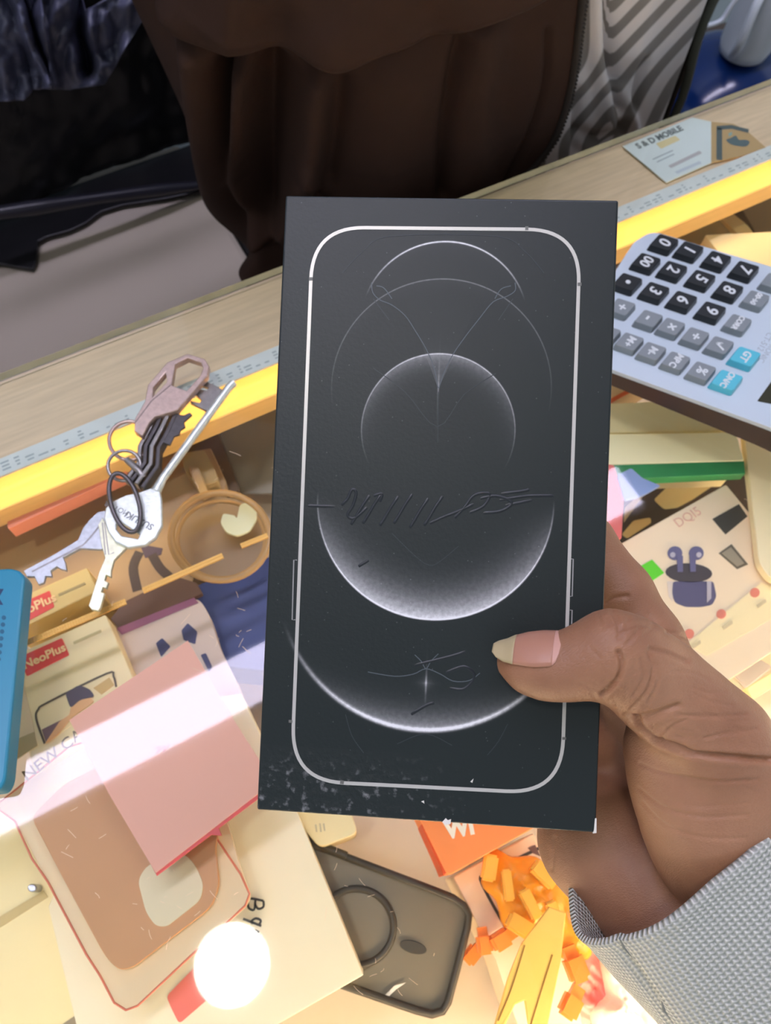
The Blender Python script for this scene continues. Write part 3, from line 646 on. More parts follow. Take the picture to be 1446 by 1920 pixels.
strokes('antenna_mark', [[(583, 520), (583, 526)], [(1087, 530), (1087, 536)], [(985, 428), (991, 428)], [(1058, 1382), (1058, 1387)], [(545, 1350), (545, 1355)], [(638, 1466), (645, 1467)]], BX.up(.00012), .0010, brk, rg, .0001)
for ln in ([(554, 1162), (557, 1050), (551, 1050), (548, 1162), (554, 1162)][1:], [(1071, 1048), (1075, 1048), (1073, 1118), (1069, 1118)], [(1069, 1144), (1073, 1144), (1072, 1170)]):
    strokes('button_outline', [ln], BX, .00030, mat('button_grey', (150, 150, 148), .4), lid, .0001, 0)
fm = mat('faint_print', (78, 86, 92), .5); fm2 = mat('fainter_print', (44, 51, 56), .5)
for ln in ([
    [(697, 530), (699, 548), (712, 562), (735, 572), (760, 592), (780, 622), (800, 656), (814, 690), (822, 728)],
    [(966, 530), (966, 545), (950, 556), (925, 566), (900, 596), (872, 632), (850, 664), (834, 696), (823, 728)],
    [(706, 536), (720, 540), (735, 560)], [(958, 536), (940, 542), (928, 560)],
    [(690, 1260), (740, 1268), (775, 1264), (799, 1254), (826, 1264), (850, 1277), (880, 1276), (900, 1262)],
    [(778, 1228), (790, 1240), (799, 1254), (808, 1240), (822, 1226)]]):
    strokes('light_line', [ln], BX, .00024, fm, lid, .00008)
for ln in ([
    [(642, 512), (680, 472), (732, 443), (930, 443), (985, 472), (1020, 512)],
    [(700, 690), (760, 735), (820, 800), (870, 740), (930, 700)], [(822, 735), (821, 830)],
    [(735, 1000), (780, 1044), (806, 1060), (826, 1052), (860, 1024)],
    [(648, 1340), (660, 1380), (682, 1412)], [(952, 1358), (935, 1390), (914, 1416)],
    [(745, 1395), (798, 1376), (848, 1398)], [(700, 560), (730, 600)], [(962, 560), (935, 600)]]):
    strokes('faint_line', [ln], BX, .00020, fm2, lid, .00006)
# embossed scribbles, pressed into the lid
emb = mat('emboss_black', (27, 33, 38), .38)
def emboss(name, lines, w_):
    for_ = []
    bm = bmesh.new()
    for ln in lines:
        P = smoothpoly([bl(*p) for p in ln], 5, False)
        for i in range(len(P)-1):
            a, b = P[i], P[i+1]
        prof = [(-1, 0), (-.6, .6), (0, 1), (.6, .6), (1, 0)]; rows = []
        for i, p in enumerate(P):
            t = P[min(i+1, len(P)-1)]-P[max(i-1, 0)]; t = t/(np.linalg.norm(t)+1e-12); nn = np.array([-t[1], t[0]])
            k = min(1, i/2, (len(P)-1-i)/2)
            rows.append([bm.verts.new((p[0]+nn[0]*q*w_/2, p[1]+nn[1]*q*w_/2, -.00002+h*.00022*k)) for q, h in prof])
        for a, b in zip(rows[:-1], rows[1:]):
            for j in range(4): bm.faces.new((a[j], a[j+1], b[j+1], b[j]))
    return from_bm(name, bm, emb, lid, BX.mat(), True)
sl = []
for i, (x0, y0) in enumerate([(668, 932), (690, 930), (722, 934), (748, 930), (778, 938), (805, 934)]):
    sl.append([(x0+26, y0-4), (x0+12, y0+16), (x0-2, y0+40), (x0-10, y0+52)])
sl += [[(640, 948), (652, 935), (660, 918), (668, 924), (662, 948), (652, 965), (664, 972), (690, 950)],
       [(700, 930), (716, 926), (712, 942)], [(805, 982), (830, 970), (856, 960), (890, 945)],
       [(852, 972), (872, 950), (890, 928), (918, 926), (908, 948), (880, 962)], [(900, 935), (930, 930), (960, 942), (940, 958), (905, 962)],
       [(938, 926), (985, 920), (992, 916)], [(935, 938), (990, 930), (1040, 930)], [(945, 948), (1000, 938)],
       [(575, 948), (630, 950)], [(672, 1062), (682, 1056), (692, 1050)],
       [(835, 1262), (870, 1250), (890, 1268), (870, 1292), (842, 1290)], [(770, 1340), (800, 1322), (815, 1318)], [(775, 1248), (840, 1232), (874, 1222)]]
emboss('embossed_scribble', sl, .0009)['kind'] = 'stuff'
chip = mat('bare_card', (226, 222, 214), .8)
plate('worn_chip', [(830, 1541), (836, 1534), (840, 1538), (846, 1536), (845, 1545), (835, 1547)], BX.up(.0001), .0002, chip, 0, .00005, lid)
plate('worn_chip', [(882, 1466), (888, 1460), (886, 1468)], BX.up(.0001), .0002, chip, 0, .00005, lid)
plate('worn_chip', [(790, 1503), (795, 1501), (796, 1507)], BX.up(.0001), .0002, chip, 0, .00005, lid)
plate('worn_corner', [(1116, 1535), (1119, 1535), (1119, 1562), (1112, 1563), (1114, 1557)], BX.up(.00015), .0014, chip, 0, .0001, lid)

# ------------------------------------------------------------------ bunch of keys
bright = metal('key_nickel', (226, 232, 224), .38); brass = metal('key_pale', (220, 220, 190), .38)
steel = metal('key_steel', (150, 146, 142), .34); dark = metal('key_dark', (92, 88, 88), .38); rose = metal('opener_bronze', (196, 172, 160), .4)
kr = empty('key_bunch', hz(270, 880, 0), 'bunch of metal keys with split rings and a bronze carabiner on the glass', 'keys')
t = tube('key_shaft', pxline([(292, 922), (306, 896), (428, 728), (438, 718)], .0046), [.0030, .0024, .0024, .0025], bright, kr)
plate('key_bit', [(384, 713), (424, 733), (392, 772), (357, 755), (357, 751), (374, 755), (378, 750), (364, 738), (366, 728), (388, 732), (391, 727), (373, 721)], .0056, .0022, steel, 0, .0003, kr)
bow = plate('key_bow', [(300, 920), (303, 936), (304, 985), (292, 1008), (272, 1022), (240, 1027), (216, 1016), (202, 996), (195, 972), (198, 952), (214, 938), (236, 928), (262, 922), (284, 914), (294, 906)], .0062, .0030, bright, 0, .0006, kr, holes=[[(219, 978), (228, 980), (262, 1002), (258, 1010), (228, 1004), (218, 992)]], smooth=False)
bow['label'] = 'round worn key head with stamped lettering'
tx = mat('stamp_dark', (120, 124, 122), .45, .6)
text('stamp', 'SUZUKI', (290, 985), (248, 963), .0062, .0052, tx, bow, .0001, .0001)
text('stamp', 'MOTOR', (244, 960), (214, 946), .0062, .0042, tx, bow, .0001)
gk = plate('door_key', [(197, 957), (183, 960), (168, 974), (156, 989), (146, 1012), (100, 1040), (44, 1070), (50, 1081), (64, 1081), (72, 1096), (82, 1092), (85, 1080), (97, 1081), (95, 1070), (106, 1062), (112, 1066), (125, 1070), (122, 1054), (118, 1045), (150, 1028), (190, 1030), (216, 1010)], .0030, .0022, metal('key_grey', (190, 194, 198), .36), 0, .0003, kr)
strokes('key_groove', [[(190, 982), (160, 1018), (140, 1030), (60, 1072)]], .0030, .0009, steel, gk, .0001, 3)
pk_ = plate('padlock_key', [(192, 970), (184, 984), (190, 1022), (197, 1046), (186, 1072), (166, 1136), (172, 1143), (184, 1145), (188, 1140), (196, 1112), (190, 1110), (193, 1101), (199, 1103), (203, 1092), (196, 1088), (199, 1078), (208, 1082), (208, 1070), (214, 1050), (238, 1026), (216, 1016)], .0034, .0022, brass, 0, .0003, kr)
strokes('key_groove', [[(192, 980), (198, 1040)], [(196, 980), (204, 1040), (214, 1036)]], .0034, .0006, steel, pk_, .0001, 0)
# four dark keys standing side by side
def offs(line, d):
    P = [hz(*p) for p in line]; out = []
    for i, p in enumerate(P):
        t = P[min(i+1, len(P)-1)]-P[max(0, i-1)]; t /= np.linalg.norm(t); out.append(p+np.array([-t[1], t[0], 0])*d)
    return out
cl = [(321, 782), (304, 818), (286, 852), (284, 884), (258, 920)]
for k in range(4):
    P = offs(cl, (1.5-k)*.0036); zz = .0105-abs(k-1.2)*.0012
    a = [p+np.array([0, 0, 0]) for p in offs(cl, (1.5-k)*.0036+.0012)]; b = offs(cl, (1.5-k)*.0036-.0012)
    poly = [(p[0], p[1]) for p in a]+[(p[0], p[1]) for p in b[::-1]]
    plate('door_key', poly, zz, .007, dark if k % 2 == 0 else steel, 0, .0006, kr, local=True)
plate('key_teeth', [(326, 776), (345, 778), (356, 773), (360, 777), (350, 786), (345, 790), (347, 800), (338, 806), (336, 814), (326, 818), (318, 834), (306, 830)], .0085, .0016, dark, 0, .0003, kr)
plate('key_teeth', [(290, 800), (300, 790), (306, 800), (288, 840), (276, 846), (282, 826), (276, 822)], .0055, .0016, dark, 0, .0003, kr)
# carabiner / bottle opener
op = plate('carabiner', [(322, 676), (352, 663), (384, 673), (392, 686), (389, 704), (352, 746), (333, 768), (322, 772), (291, 781), (280, 792), (267, 817), (252, 808), (253, 785), (272, 752), (277, 722), (314, 679)], .0125, .0050, rose, 0, .0004, kr,
           holes=[[(328, 683), (352, 671), (377, 679), (381, 690), (376, 703), (350, 733), (322, 722)], [(287, 726), (311, 697), (313, 716), (296, 734), (286, 744)]])
op['label'] = 'bronze angular carabiner'
strokes('opener_seam', [[(254, 792), (284, 752), (320, 722)]], .0125, .0004, dark, op, .0001, 0)
def circle3(c, rx, ry, rot, tilt, z, n=36):
    o = hz(*c, z); k = 1/np.linalg.norm(hz(c[0]+1, c[1], z)-o); out = []
    for i in range(n):
        a = 2*math.pi*i/n; x, y = rx/k*math.cos(a), ry/k*math.sin(a)
        X_ = x*math.cos(rot)-y*math.sin(rot); Y_ = x*math.sin(rot)+y*math.cos(rot)
        out.append(o+np.array([X_, Y_, tilt*Y_]))
    return out
for c, rx, ry, rot, tl, z, rr_, mm in (((243, 826), 37, 44, 0, .0, .0052, .0011, rose), ((233, 873), 30, 30, .3, .18, .0085, .0010, steel), ((234, 942), 25, 62, -.12, .12, .0105, .0013, dark)):
    o = tube('split_ring', circle3(c, rx, ry, rot, tl, z), rr_, mm, kr, True)
tube('link', [hz(238, 862, .008), hz(262, 884, .009), hz(270, 896, .008)], .002, steel, kr)

# ------------------------------------------------------------------ teal case at the left edge
teal = mat('teal_plastic', (36, 136, 168), .35, noise_=.02)
PT = HP(.012)
tc_ = plate('teal_case', [(-160, 1078), (20, 1065), (38, 1070), (46, 1082), (10, 1462), (0, 1482), (-160, 1500)], PT, .0115, teal, .003, .0012)
tag(tc_, 'teal plastic case with small round holes lying on the glass at the left edge', 'case')
for i in range(7):
    plate('vent_hole', ell(7-i*1.6, 1158+13*i, 4.3, 4.3, 0, 12), PT.up(.0001), .0002, mat('teal_dark', (16, 92, 122), .5), 0, .00004, tc_)
plate('dark_print', [(-10, 1104), (7, 1104), (-2, 1120), (6, 1134), (-10, 1134)], PT.up(.0001), .0002, mat('navy_ink', (24, 58, 96), .5), 0, .00004, tc_)

# ------------------------------------------------------------------ calculator
A = hz(1160, 640, .014); dx = hz(1350, 710, .014)-A; dx /= np.linalg.norm(dx); dy_ = np.cross([0, 0, 1], dx)
xs = dx+np.array([0, 0, .055]); PC = PL(A, xs, np.cross(np.cross(xs, dy_), xs))
whitep = mat('calc_white', (192, 206, 216), .35); brownp = mat('calc_brown', (64, 50, 44), .4)
ca = empty('calculator', hz(1330, 620, 0), 'white desk calculator with black, grey and turquoise keys on the glass', 'calculator')
face_px = [(1218, 436), (1236, 436), (1446, 500), (1640, 560), (1600, 870), (1446, 802), (1140, 690), (1080, 665), (1120, 560), (1190, 452)]
plate('front_plate', face_px, PC, .003, whitep, .004, .0006, ca)
f2 = [PC.p2(*p) for p in face_px]; f2c = sum(f2)/len(f2); lowp = [(PC.o+PC.x*p[0]+PC.y*p[1]) for p in rounded([f2c+(p-f2c)*1.004 for p in f2], .004)]
bm = bmesh.new(); tp = [bm.verts.new(Vector(p-PC.n*.003)) for p in lowp]; bt = [bm.verts.new((p[0], p[1], .0006)) for p in lowp]
bm.faces.new(tp); bm.faces.new(bt[::-1])
for i in range(len(tp)): j = (i+1) % len(tp); bm.faces.new((tp[i], tp[j], bt[j], bt[i]))
from_bm('housing', bm, brownp, ca)
kb = mat('key_black', (30, 34, 36), .35); kg = mat('key_grey_p', (128, 136, 140), .4); kt = mat('key_teal', (84, 186, 206), .35); kw = mat('legend_white', (214, 220, 222), .5)
vx = PC.p2(1303, 632)-PC.p2(1350, 648); vx /= np.linalg.norm(vx)      # towards the lower rows
rd = PC.p2(1333, 583)-PC.p2(1397, 507); rd /= np.linalg.norm(rd)      # reading direction of the legends
PK = PC.up(.0045)
def ckey(px, leg, m, w_, d_, sz):
    c = PK.p2(*px); a = -vx*0+np.array([vx[0], vx[1]]); b = rd
    q = [c-a*w_/2-b*d_/2, c+a*w_/2-b*d_/2, c+a*w_/2+b*d_/2, c-a*w_/2+b*d_/2]
    top = rounded(q, .0014, 4); bot = rounded([c+(p-c)*1.16 for p in q], .0016, 4)
    bm = bmesh.new(); T = [bm.verts.new((*p-c, 0)) for p in top]; M_ = [bm.verts.new((*(c+(p-c)*1.04)-c, -.0006)) for p in top]; B = [bm.verts.new((*p-c, -.0050)) for p in bot]
    bm.faces.new(T)
    for U_, V_ in ((T, M_), (M_, B)):
        for i in range(len(T)): j = (i+1) % len(T); bm.faces.new((U_[i], U_[j], V_[j], V_[i]))
    k = from_bm('key', bm, m, ca, PK.mat((c[0], c[1], 0)))
    if leg:
        up = -vx; cu = bpy.data.curves.new('legend', 'FONT'); cu.body = leg; cu.size = sz; cu.extrude = .00008; cu.align_x = 'CENTER'; cu.align_y = 'CENTER'; cu.offset = .0002
        me = curve_mesh(cu)
        x3 = PK.x*rd[0]+PK.y*rd[1]; q_ = PL(PK.o+PK.x*c[0]+PK.y*c[1], x3, PK.x*up[0]+PK.y*up[1])
        if q_.n@PK.n < 0: q_ = PL(q_.o, q_.x, -q_.y)
        link('legend', me, kw, k, q_.mat((0, 0, .00008)))
    return k
for p, s_ in (((1246, 454), '0'), ((1293, 468), '1'), ((1345, 486), '4'), ((1397, 505), '7'), ((1212, 490), '00'), ((1262, 505), '2'), ((1315, 522), '5'), ((1367, 543), '8'), ((1177, 528), '•'), ((1228, 545), '3'), ((1280, 562), '6'), ((1334, 582), '9')):
    ckey(p, s_, kb, .0125, .0125, .0105 if s_ != '00' else .009)
for p, s_, z_ in (((1166, 575), '+', .009), ((1217, 597), '-', .011), ((1259, 612), '×', .010), ((1304, 630), '÷', .010), ((1350, 647), '√', .008), ((1181, 640), 'M+', .0062), ((1223, 658), 'M-', .0062), ((1268, 676), 'MRC', .0055), ((1316, 695), '%', .008),
                  ((1384, 605), 'CORR', .0045), ((1418, 560), '00→0', .0045), ((1452, 527), '▶', .007), ((1138, 625), '=', .008)):
    ckey(p, s_, kg, .0115, .0118, z_)
ckey((1398, 668), 'GT', kt, .0125, .0125, .0062); ckey((1364, 712), 'ON/C', kt, .0125, .0125, .005)
text('model_text', 'CT-512', (1440, 622), (1424, 648), PC, .0052, mat('calc_print', (160, 170, 178), .5), ca, .00006)
text('model_text', 'ELECTRONIC', (1464, 618), (1430, 664), PC, .0050, MATS['calc_print'], ca, .00006)
disp = plate('display_window', [(1420, 752), (1446, 716), (1480, 665), (1600, 700), (1560, 790), (1446, 757)], PC.up(.0002), .0008, mat('display_olive', (58, 58, 44), .15), .001, .0001, ca)
# ------------------------------------------------------------------ the hand (one continuous skin surface)
def sdf_mesh(groups, lo, hi, h):
    """groups: list of (prims, k_inside); prims: list of polylines [(x,y,z,r),...]; camera-space metres"""
    n = np.ceil((hi-lo)/h).astype(int)+1
    ax = [lo[i]+h*np.arange(n[i]) for i in range(3)]
    V = np.full(n, .03, np.float32)
    def seg(a, b):
        ra, rb = a[3], b[3]; pad = max(ra, rb)+.014
        l = np.maximum(0, np.floor((np.minimum(a[:3], b[:3])-pad-lo)/h).astype(int)); u = np.minimum(n, np.ceil((np.maximum(a[:3], b[:3])+pad-lo)/h).astype(int)+1)
        if (u <= l).any(): return None
        gx, gy, gz = np.meshgrid(*[ax[i][l[i]:u[i]] for i in range(3)], indexing='ij')
        d = b[:3]-a[:3]; L2 = d@d+1e-12
        t = np.clip(((gx-a[0])*d[0]+(gy-a[1])*d[1]+(gz-a[2])*d[2])/L2, 0, 1)
        q = np.sqrt((gx-a[0]-t*d[0])**2+(gy-a[1]-t*d[1])**2+(gz-a[2]-t*d[2])**2)-(ra+(rb-ra)*t)
        return tuple(slice(l[i], u[i]) for i in range(3)), q.astype(np.float32)
    def smin(a, b, k):
        hh_ = np.clip(.5+.5*(b-a)/k, 0, 1); return b*(1-hh_)+a*hh_-k*hh_*(1-hh_)
    for prims, k, kout in groups:
        G = np.full(n, .03, np.float32)
        for pl in prims:
            P = [np.array(p, float) for p in pl]
            if len(P) == 1: P = P*2
            for a, b in zip(P[:-1], P[1:]):
                r = seg(a, b)
                if r: s_, q = r; G[s_] = smin(G[s_], q, k)
        V = smin(V, G, kout)
    # surface nets
    S = V < 0
    c = [S[i:n[0]-1+i, j:n[1]-1+j, k_:n[2]-1+k_] for i in (0, 1) for j in (0, 1) for k_ in (0, 1)]
    cnt = sum(x.astype(np.int8) for x in c); mixed = (cnt > 0) & (cnt < 8)
    idx = -np.ones(mixed.shape, np.int64); cells = np.argwhere(mixed); idx[mixed] = np.arange(len(cells))
    acc = np.zeros((len(cells), 3)); num = np.zeros(len(cells))
    cr = [(i, j, k_) for i in (0, 1) for j in (0, 1) for k_ in (0, 1)]
    for a in cr:
        for b in cr:
            if sum(b)-sum(a) == 1 and all(b[i] >= a[i] for i in range(3)):
                va = V[cells[:, 0]+a[0], cells[:, 1]+a[1], cells[:, 2]+a[2]]; vb = V[cells[:, 0]+b[0], cells[:, 1]+b[1], cells[:, 2]+b[2]]
                m_ = (va < 0) != (vb < 0); t = np.where(m_, va/(va-vb+1e-12), 0)
                pa = np.array(a, float); pb = np.array(b, float)
                acc += np.where(m_[:, None], pa+(pb-pa)*t[:, None], 0); num += m_
    verts = lo+h*(cells+acc/np.maximum(num, 1)[:, None])
    faces = []
    for ax_ in range(3):
        sl0 = [slice(0, n[i]-1) if i == ax_ else slice(1, n[i]-1) for i in range(3)]
        sl1 = [slice(1, n[i]) if i == ax_ else slice(1, n[i]-1) for i in range(3)]
        A_, B_ = S[tuple(sl0)], S[tuple(sl1)]
        e = np.argwhere(A_ != B_); flip = A_[tuple(e.T)]
        for i in range(3):
            if i != ax_: e[:, i] += 1
        u, v = [i for i in range(3) if i != ax_]
        def I(du, dv):
            q = e.copy(); q[:, u] -= du; q[:, v] -= dv; return idx[tuple(q.T)]
        q = np.stack([I(1, 1), I(0, 1), I(0, 0), I(1, 0)], 1)
        q[flip] = q[flip][:, ::-1]
        if ax_ == 1: q = q[:, ::-1]
        faces.append(q)
    f = np.concatenate(faces); a, b, c_, d_ = (verts[f[:, i]] for i in range(4))
    if (np.cross(c_-a, d_-b)*(a+c_)).sum() < 0: pass
    vol = (a*np.cross(b, c_)).sum()+(a*np.cross(c_, d_)).sum()
    return verts, (f if vol > 0 else f[:, ::-1])
def cs_(u, v, Z, r): return ((u-CX)/F*Z/1000, (v-CY)/F*Z/1000, Z/1000, r/1000)   # pixel + depth in mm, radius in mm
thumb = [[cs_(958, 1241, 205.5, 3.3), cs_(985, 1247, 203, 5.6), cs_(1020, 1252, 201.5, 6.9), cs_(1060, 1250, 200.3, 7.4), cs_(1105, 1240, 199, 8.1), cs_(1148, 1224, 198.0, 9.8)],
         [cs_(1148, 1224, 198.0, 9.8), cs_(1185, 1246, 201.5, 11.0), cs_(1235, 1286, 206, 11.8), cs_(1292, 1338, 208, 12.2), cs_(1345, 1390, 210, 13.4)],
         [cs_(1345, 1390, 210, 13.4), cs_(1384, 1465, 214, 15.5), cs_(1405, 1550, 221, 17), cs_(1420, 1640, 229, 16)]]
thenar = [[cs_(1262, 1392, 217, 12.0), cs_(1285, 1430, 218, 15.0), cs_(1330, 1500, 220, 19), cs_(1355, 1570, 224, 19), cs_(1375, 1660, 232, 16)]]
palm = [[cs_(1345, 1720, 240, 17), cs_(1340, 1560, 244, 14), cs_(1300, 1400, 248, 12.5), cs_(1262, 1300, 248, 11.5)],
        [cs_(1340, 1720, 242, 17), cs_(1280, 1540, 256, 13), cs_(1215, 1370, 263, 11.5)],
        [cs_(1320, 1730, 243, 17), cs_(1220, 1580, 262, 13), cs_(1165, 1430, 270, 11)],
        [cs_(1240, 1700, 246, 15), cs_(1170, 1610, 254, 16), cs_(1118, 1545, 262, 15), cs_(1090, 1480, 270, 11)],
        [cs_(1185, 1640, 250, 16.5), cs_(1110, 1585, 256, 15)],
        [cs_(1320, 1700, 241, 18), cs_(1480, 1900, 248, 20), cs_(1640, 2150, 256, 24)],
        [cs_(1250, 1720, 243, 16), cs_(1400, 1920, 248, 22)],
        [cs_(1318, 1350, 238, 10), cs_(1350, 1430, 236, 13), cs_(1390, 1560, 234, 15)]]
index = [[cs_(1262, 1300, 247, 11.6), cs_(1215, 1200, 249, 10.4), cs_(1165, 1112, 251, 9.6), cs_(1095, 1015, 254, 9.0), cs_(1010, 950, 256, 8.2), cs_(930, 915, 256, 7.4)]]
middle = [[cs_(1215, 1370, 262, 11), cs_(1110, 1240, 258, 9.6), cs_(985, 1150, 257, 9.0), cs_(900, 1110, 256, 8.2), cs_(820, 1085, 256, 7.4)]]
ringf = [[cs_(1165, 1430, 270, 10.5), cs_(1050, 1335, 261, 9.2), cs_(930, 1270, 257, 8.6), cs_(850, 1240, 255, 7.8), cs_(785, 1220, 255, 7.0)]]
pinky = [[cs_(1090, 1480, 270, 10), cs_(1010, 1420, 259, 8.4), cs_(920, 1375, 254, 7.6), cs_(850, 1352, 253, 7.0), cs_(795, 1338, 253, 6.3)]]
lo = np.array([-.004, -.02, .18]); hi = np.array([.190, .215, .295])
hv, hf = sdf_mesh([(palm, .010, .001), (index, .003, .004), (middle, .003, .003), (ringf, .003, .003), (pinky, .003, .003), (thenar, .006, .003), (thumb, .0045, .0022)], lo, hi, .0010)
def displace(V, F_, strokes_, vmask=lambda u, v: np.ones(u.shape, bool)):
    """press or raise strokes (pixel polylines, width px, depth mm) along the vertex normals"""
    me = bpy.data.meshes.new('t'); me.from_pydata(V.tolist(), [], F_.tolist()); me.update()
    Nn = np.zeros(len(V)*3); me.vertices.foreach_get('normal', Nn); Nn = Nn.reshape(-1, 3); bpy.data.meshes.remove(me)
    q = V; U = CX+F*q[:, 0]/q[:, 2]; W = CY+F*q[:, 1]/q[:, 2]
    face = (Nn*q).sum(1) < 0
    D = np.zeros(len(V))
    for ln, wpx, dep, *zr in strokes_:
        ln = smoothpoly(ln, 4, False); ln = [tuple(p) for p in ln]
        xs_ = [p[0] for p in ln]; ys_ = [p[1] for p in ln]
        k = face & (U > min(xs_)-5*wpx) & (U < max(xs_)+5*wpx) & (W > min(ys_)-5*wpx) & (W < max(ys_)+5*wpx)
        if zr: k &= (q[:, 2] < zr[0])
        if not k.any(): continue
        d, sd = polydist(U[k], W[k], ln)
        D[k] -= dep/1000*(np.exp(-(d/wpx)**2)-.12*np.exp(-((d-2.4*wpx)/(1.3*wpx))**2))
    return V+Nn*D[:, None]
# refine: two levels near the camera side
def subdivide(V, F_, lv):
    me = bpy.data.meshes.new('t'); me.from_pydata(V.tolist(), [], F_.tolist()); me.update()
    o = bpy.data.objects.new('t', me); COL.objects.link(o); md = o.modifiers.new('s', 'SUBSURF'); md.levels = lv; md.render_levels = lv
    if lv == 0: pass
    dg = bpy.context.evaluated_depsgraph_get(); dg.update(); m2 = bpy.data.meshes.new_from_object(o.evaluated_get(dg))
    bpy.data.objects.remove(o); bpy.data.meshes.remove(me)
    v = np.zeros(len(m2.vertices)*3); m2.vertices.foreach_get('co', v)
    f = np.zeros(len(m2.loops), int); m2.loops.foreach_get('vertex_index', f); bpy.data.meshes.remove(m2)
    return v.reshape(-1, 3), f.reshape(-1, 4)
def relax(V, F_, it):
    E_ = np.concatenate([F_[:, [0, 1]], F_[:, [1, 2]], F_[:, [2, 3]], F_[:, [3, 0]]])
    deg = np.bincount(E_.ravel(), minlength=len(V))
    for _ in range(it):
        S_ = np.zeros_like(V)
        for i in range(3): S_[:, i] = np.bincount(E_[:, 0], V[E_[:, 1], i], len(V))+np.bincount(E_[:, 1], V[E_[:, 0], i], len(V))
        V = V*.4+.6*S_/deg[:, None]
    return V
hv = relax(hv, hf, 3); hv, hf = subdivide(hv, hf, 1)
cr = [([(1160, 1222), (1167, 1245), (1160, 1270), (1146, 1288), (1132, 1300)], 4, 1.3, .222),
      ([(1149, 1148), (1158, 1166), (1163, 1184), (1160, 1196)], 4, .5), ([(1140, 1158), (1146, 1172)], 3, .3), ([(1180, 1160), (1172, 1180), (1168, 1196)], 3, .3),
      ([(1120, 1150), (1130, 1176)], 3, .3), ([(1200, 1176), (1186, 1196), (1176, 1206)], 3, .3),
      ([(1176, 1342), (1200, 1346), (1225, 1342), (1250, 1332), (1272, 1324)], 6, 1.1, .23),
      ([(1192, 1348), (1204, 1368), (1224, 1385), (1250, 1394), (1275, 1402), (1300, 1413), (1340, 1417), (1380, 1420), (1446, 1425)], 5, 1.7, .235),
      ([(1225, 1388), (1260, 1404), (1300, 1418)], 3, .5),
      ([(1270, 1340), (1320, 1343), (1400, 1340)], 3, .45), ([(1240, 1385), (1262, 1362), (1286, 1350)], 3, .4), ([(1320, 1384), (1360, 1376), (1420, 1366)], 3, .35),
      ([(1216, 1224), (1226, 1250), (1220, 1284), (1204, 1310), (1184, 1330)], 3.5, .55), ([(1230, 1246), (1234, 1280), (1216, 1316)], 3, .35), ([(1202, 1236), (1208, 1270), (1190, 1304)], 3, .35),
      ([(1190, 1240), (1192, 1262)], 3, .3), ([(1212, 1150), (1226, 1172), (1208, 1190)], 3, .25),
      ([(1200, 1432), (1240, 1448), (1290, 1458), (1345, 1466), (1420, 1462)], 3, .4), ([(1198, 1478), (1224, 1500), (1260, 1520), (1324, 1532), (1400, 1528)], 3, .35),
      ([(1206, 1505), (1250, 1548), (1320, 1570), (1400, 1572)], 3, .25), ([(1250, 1500), (1310, 1512), (1400, 1506)], 3, .2),
      ([(1300, 1300), (1335, 1316), (1372, 1322)], 3, .2),
      ([(1040, 1572), (1038, 1600), (1034, 1630)], 4, .35), ([(1135, 1130), (1150, 1122), (1176, 1118)], 4, .7), ([(1160, 1180), (1200, 1170), (1230, 1176)], 4, .4),
      ([(1220, 1216), (1256, 1226), (1290, 1240)], 4, .7), ([(1250, 1184), (1280, 1192), (1300, 1206)], 3, .4),
      ([(1300, 1290), (1330, 1300), (1360, 1296)], 3, .25), ([(1260, 1260), (1300, 1262), (1330, 1276)], 3, .25), ([(1330, 1340), (1370, 1352), (1400, 1350)], 3, .25)]
rq = random.Random(8)
for k in range(110):                                  # fine skin wrinkles over the thumb and its root
    x0 = rq.uniform(1080, 1420); y0 = 1180+ (x0-1080)*.55+rq.uniform(0, 130); a = rq.gauss(.9 if x0 < 1220 else .15, .35); l_ = rq.uniform(14, 34)
    cr.append(([(x0, y0), (x0+l_*.5*math.cos(a)+rq.uniform(-3, 3), y0+l_*.5*math.sin(a)), (x0+l_*math.cos(a), y0+l_*math.sin(a))], 2.2, rq.uniform(.05, .15), .225))
hv = displace(hv, hf, cr)
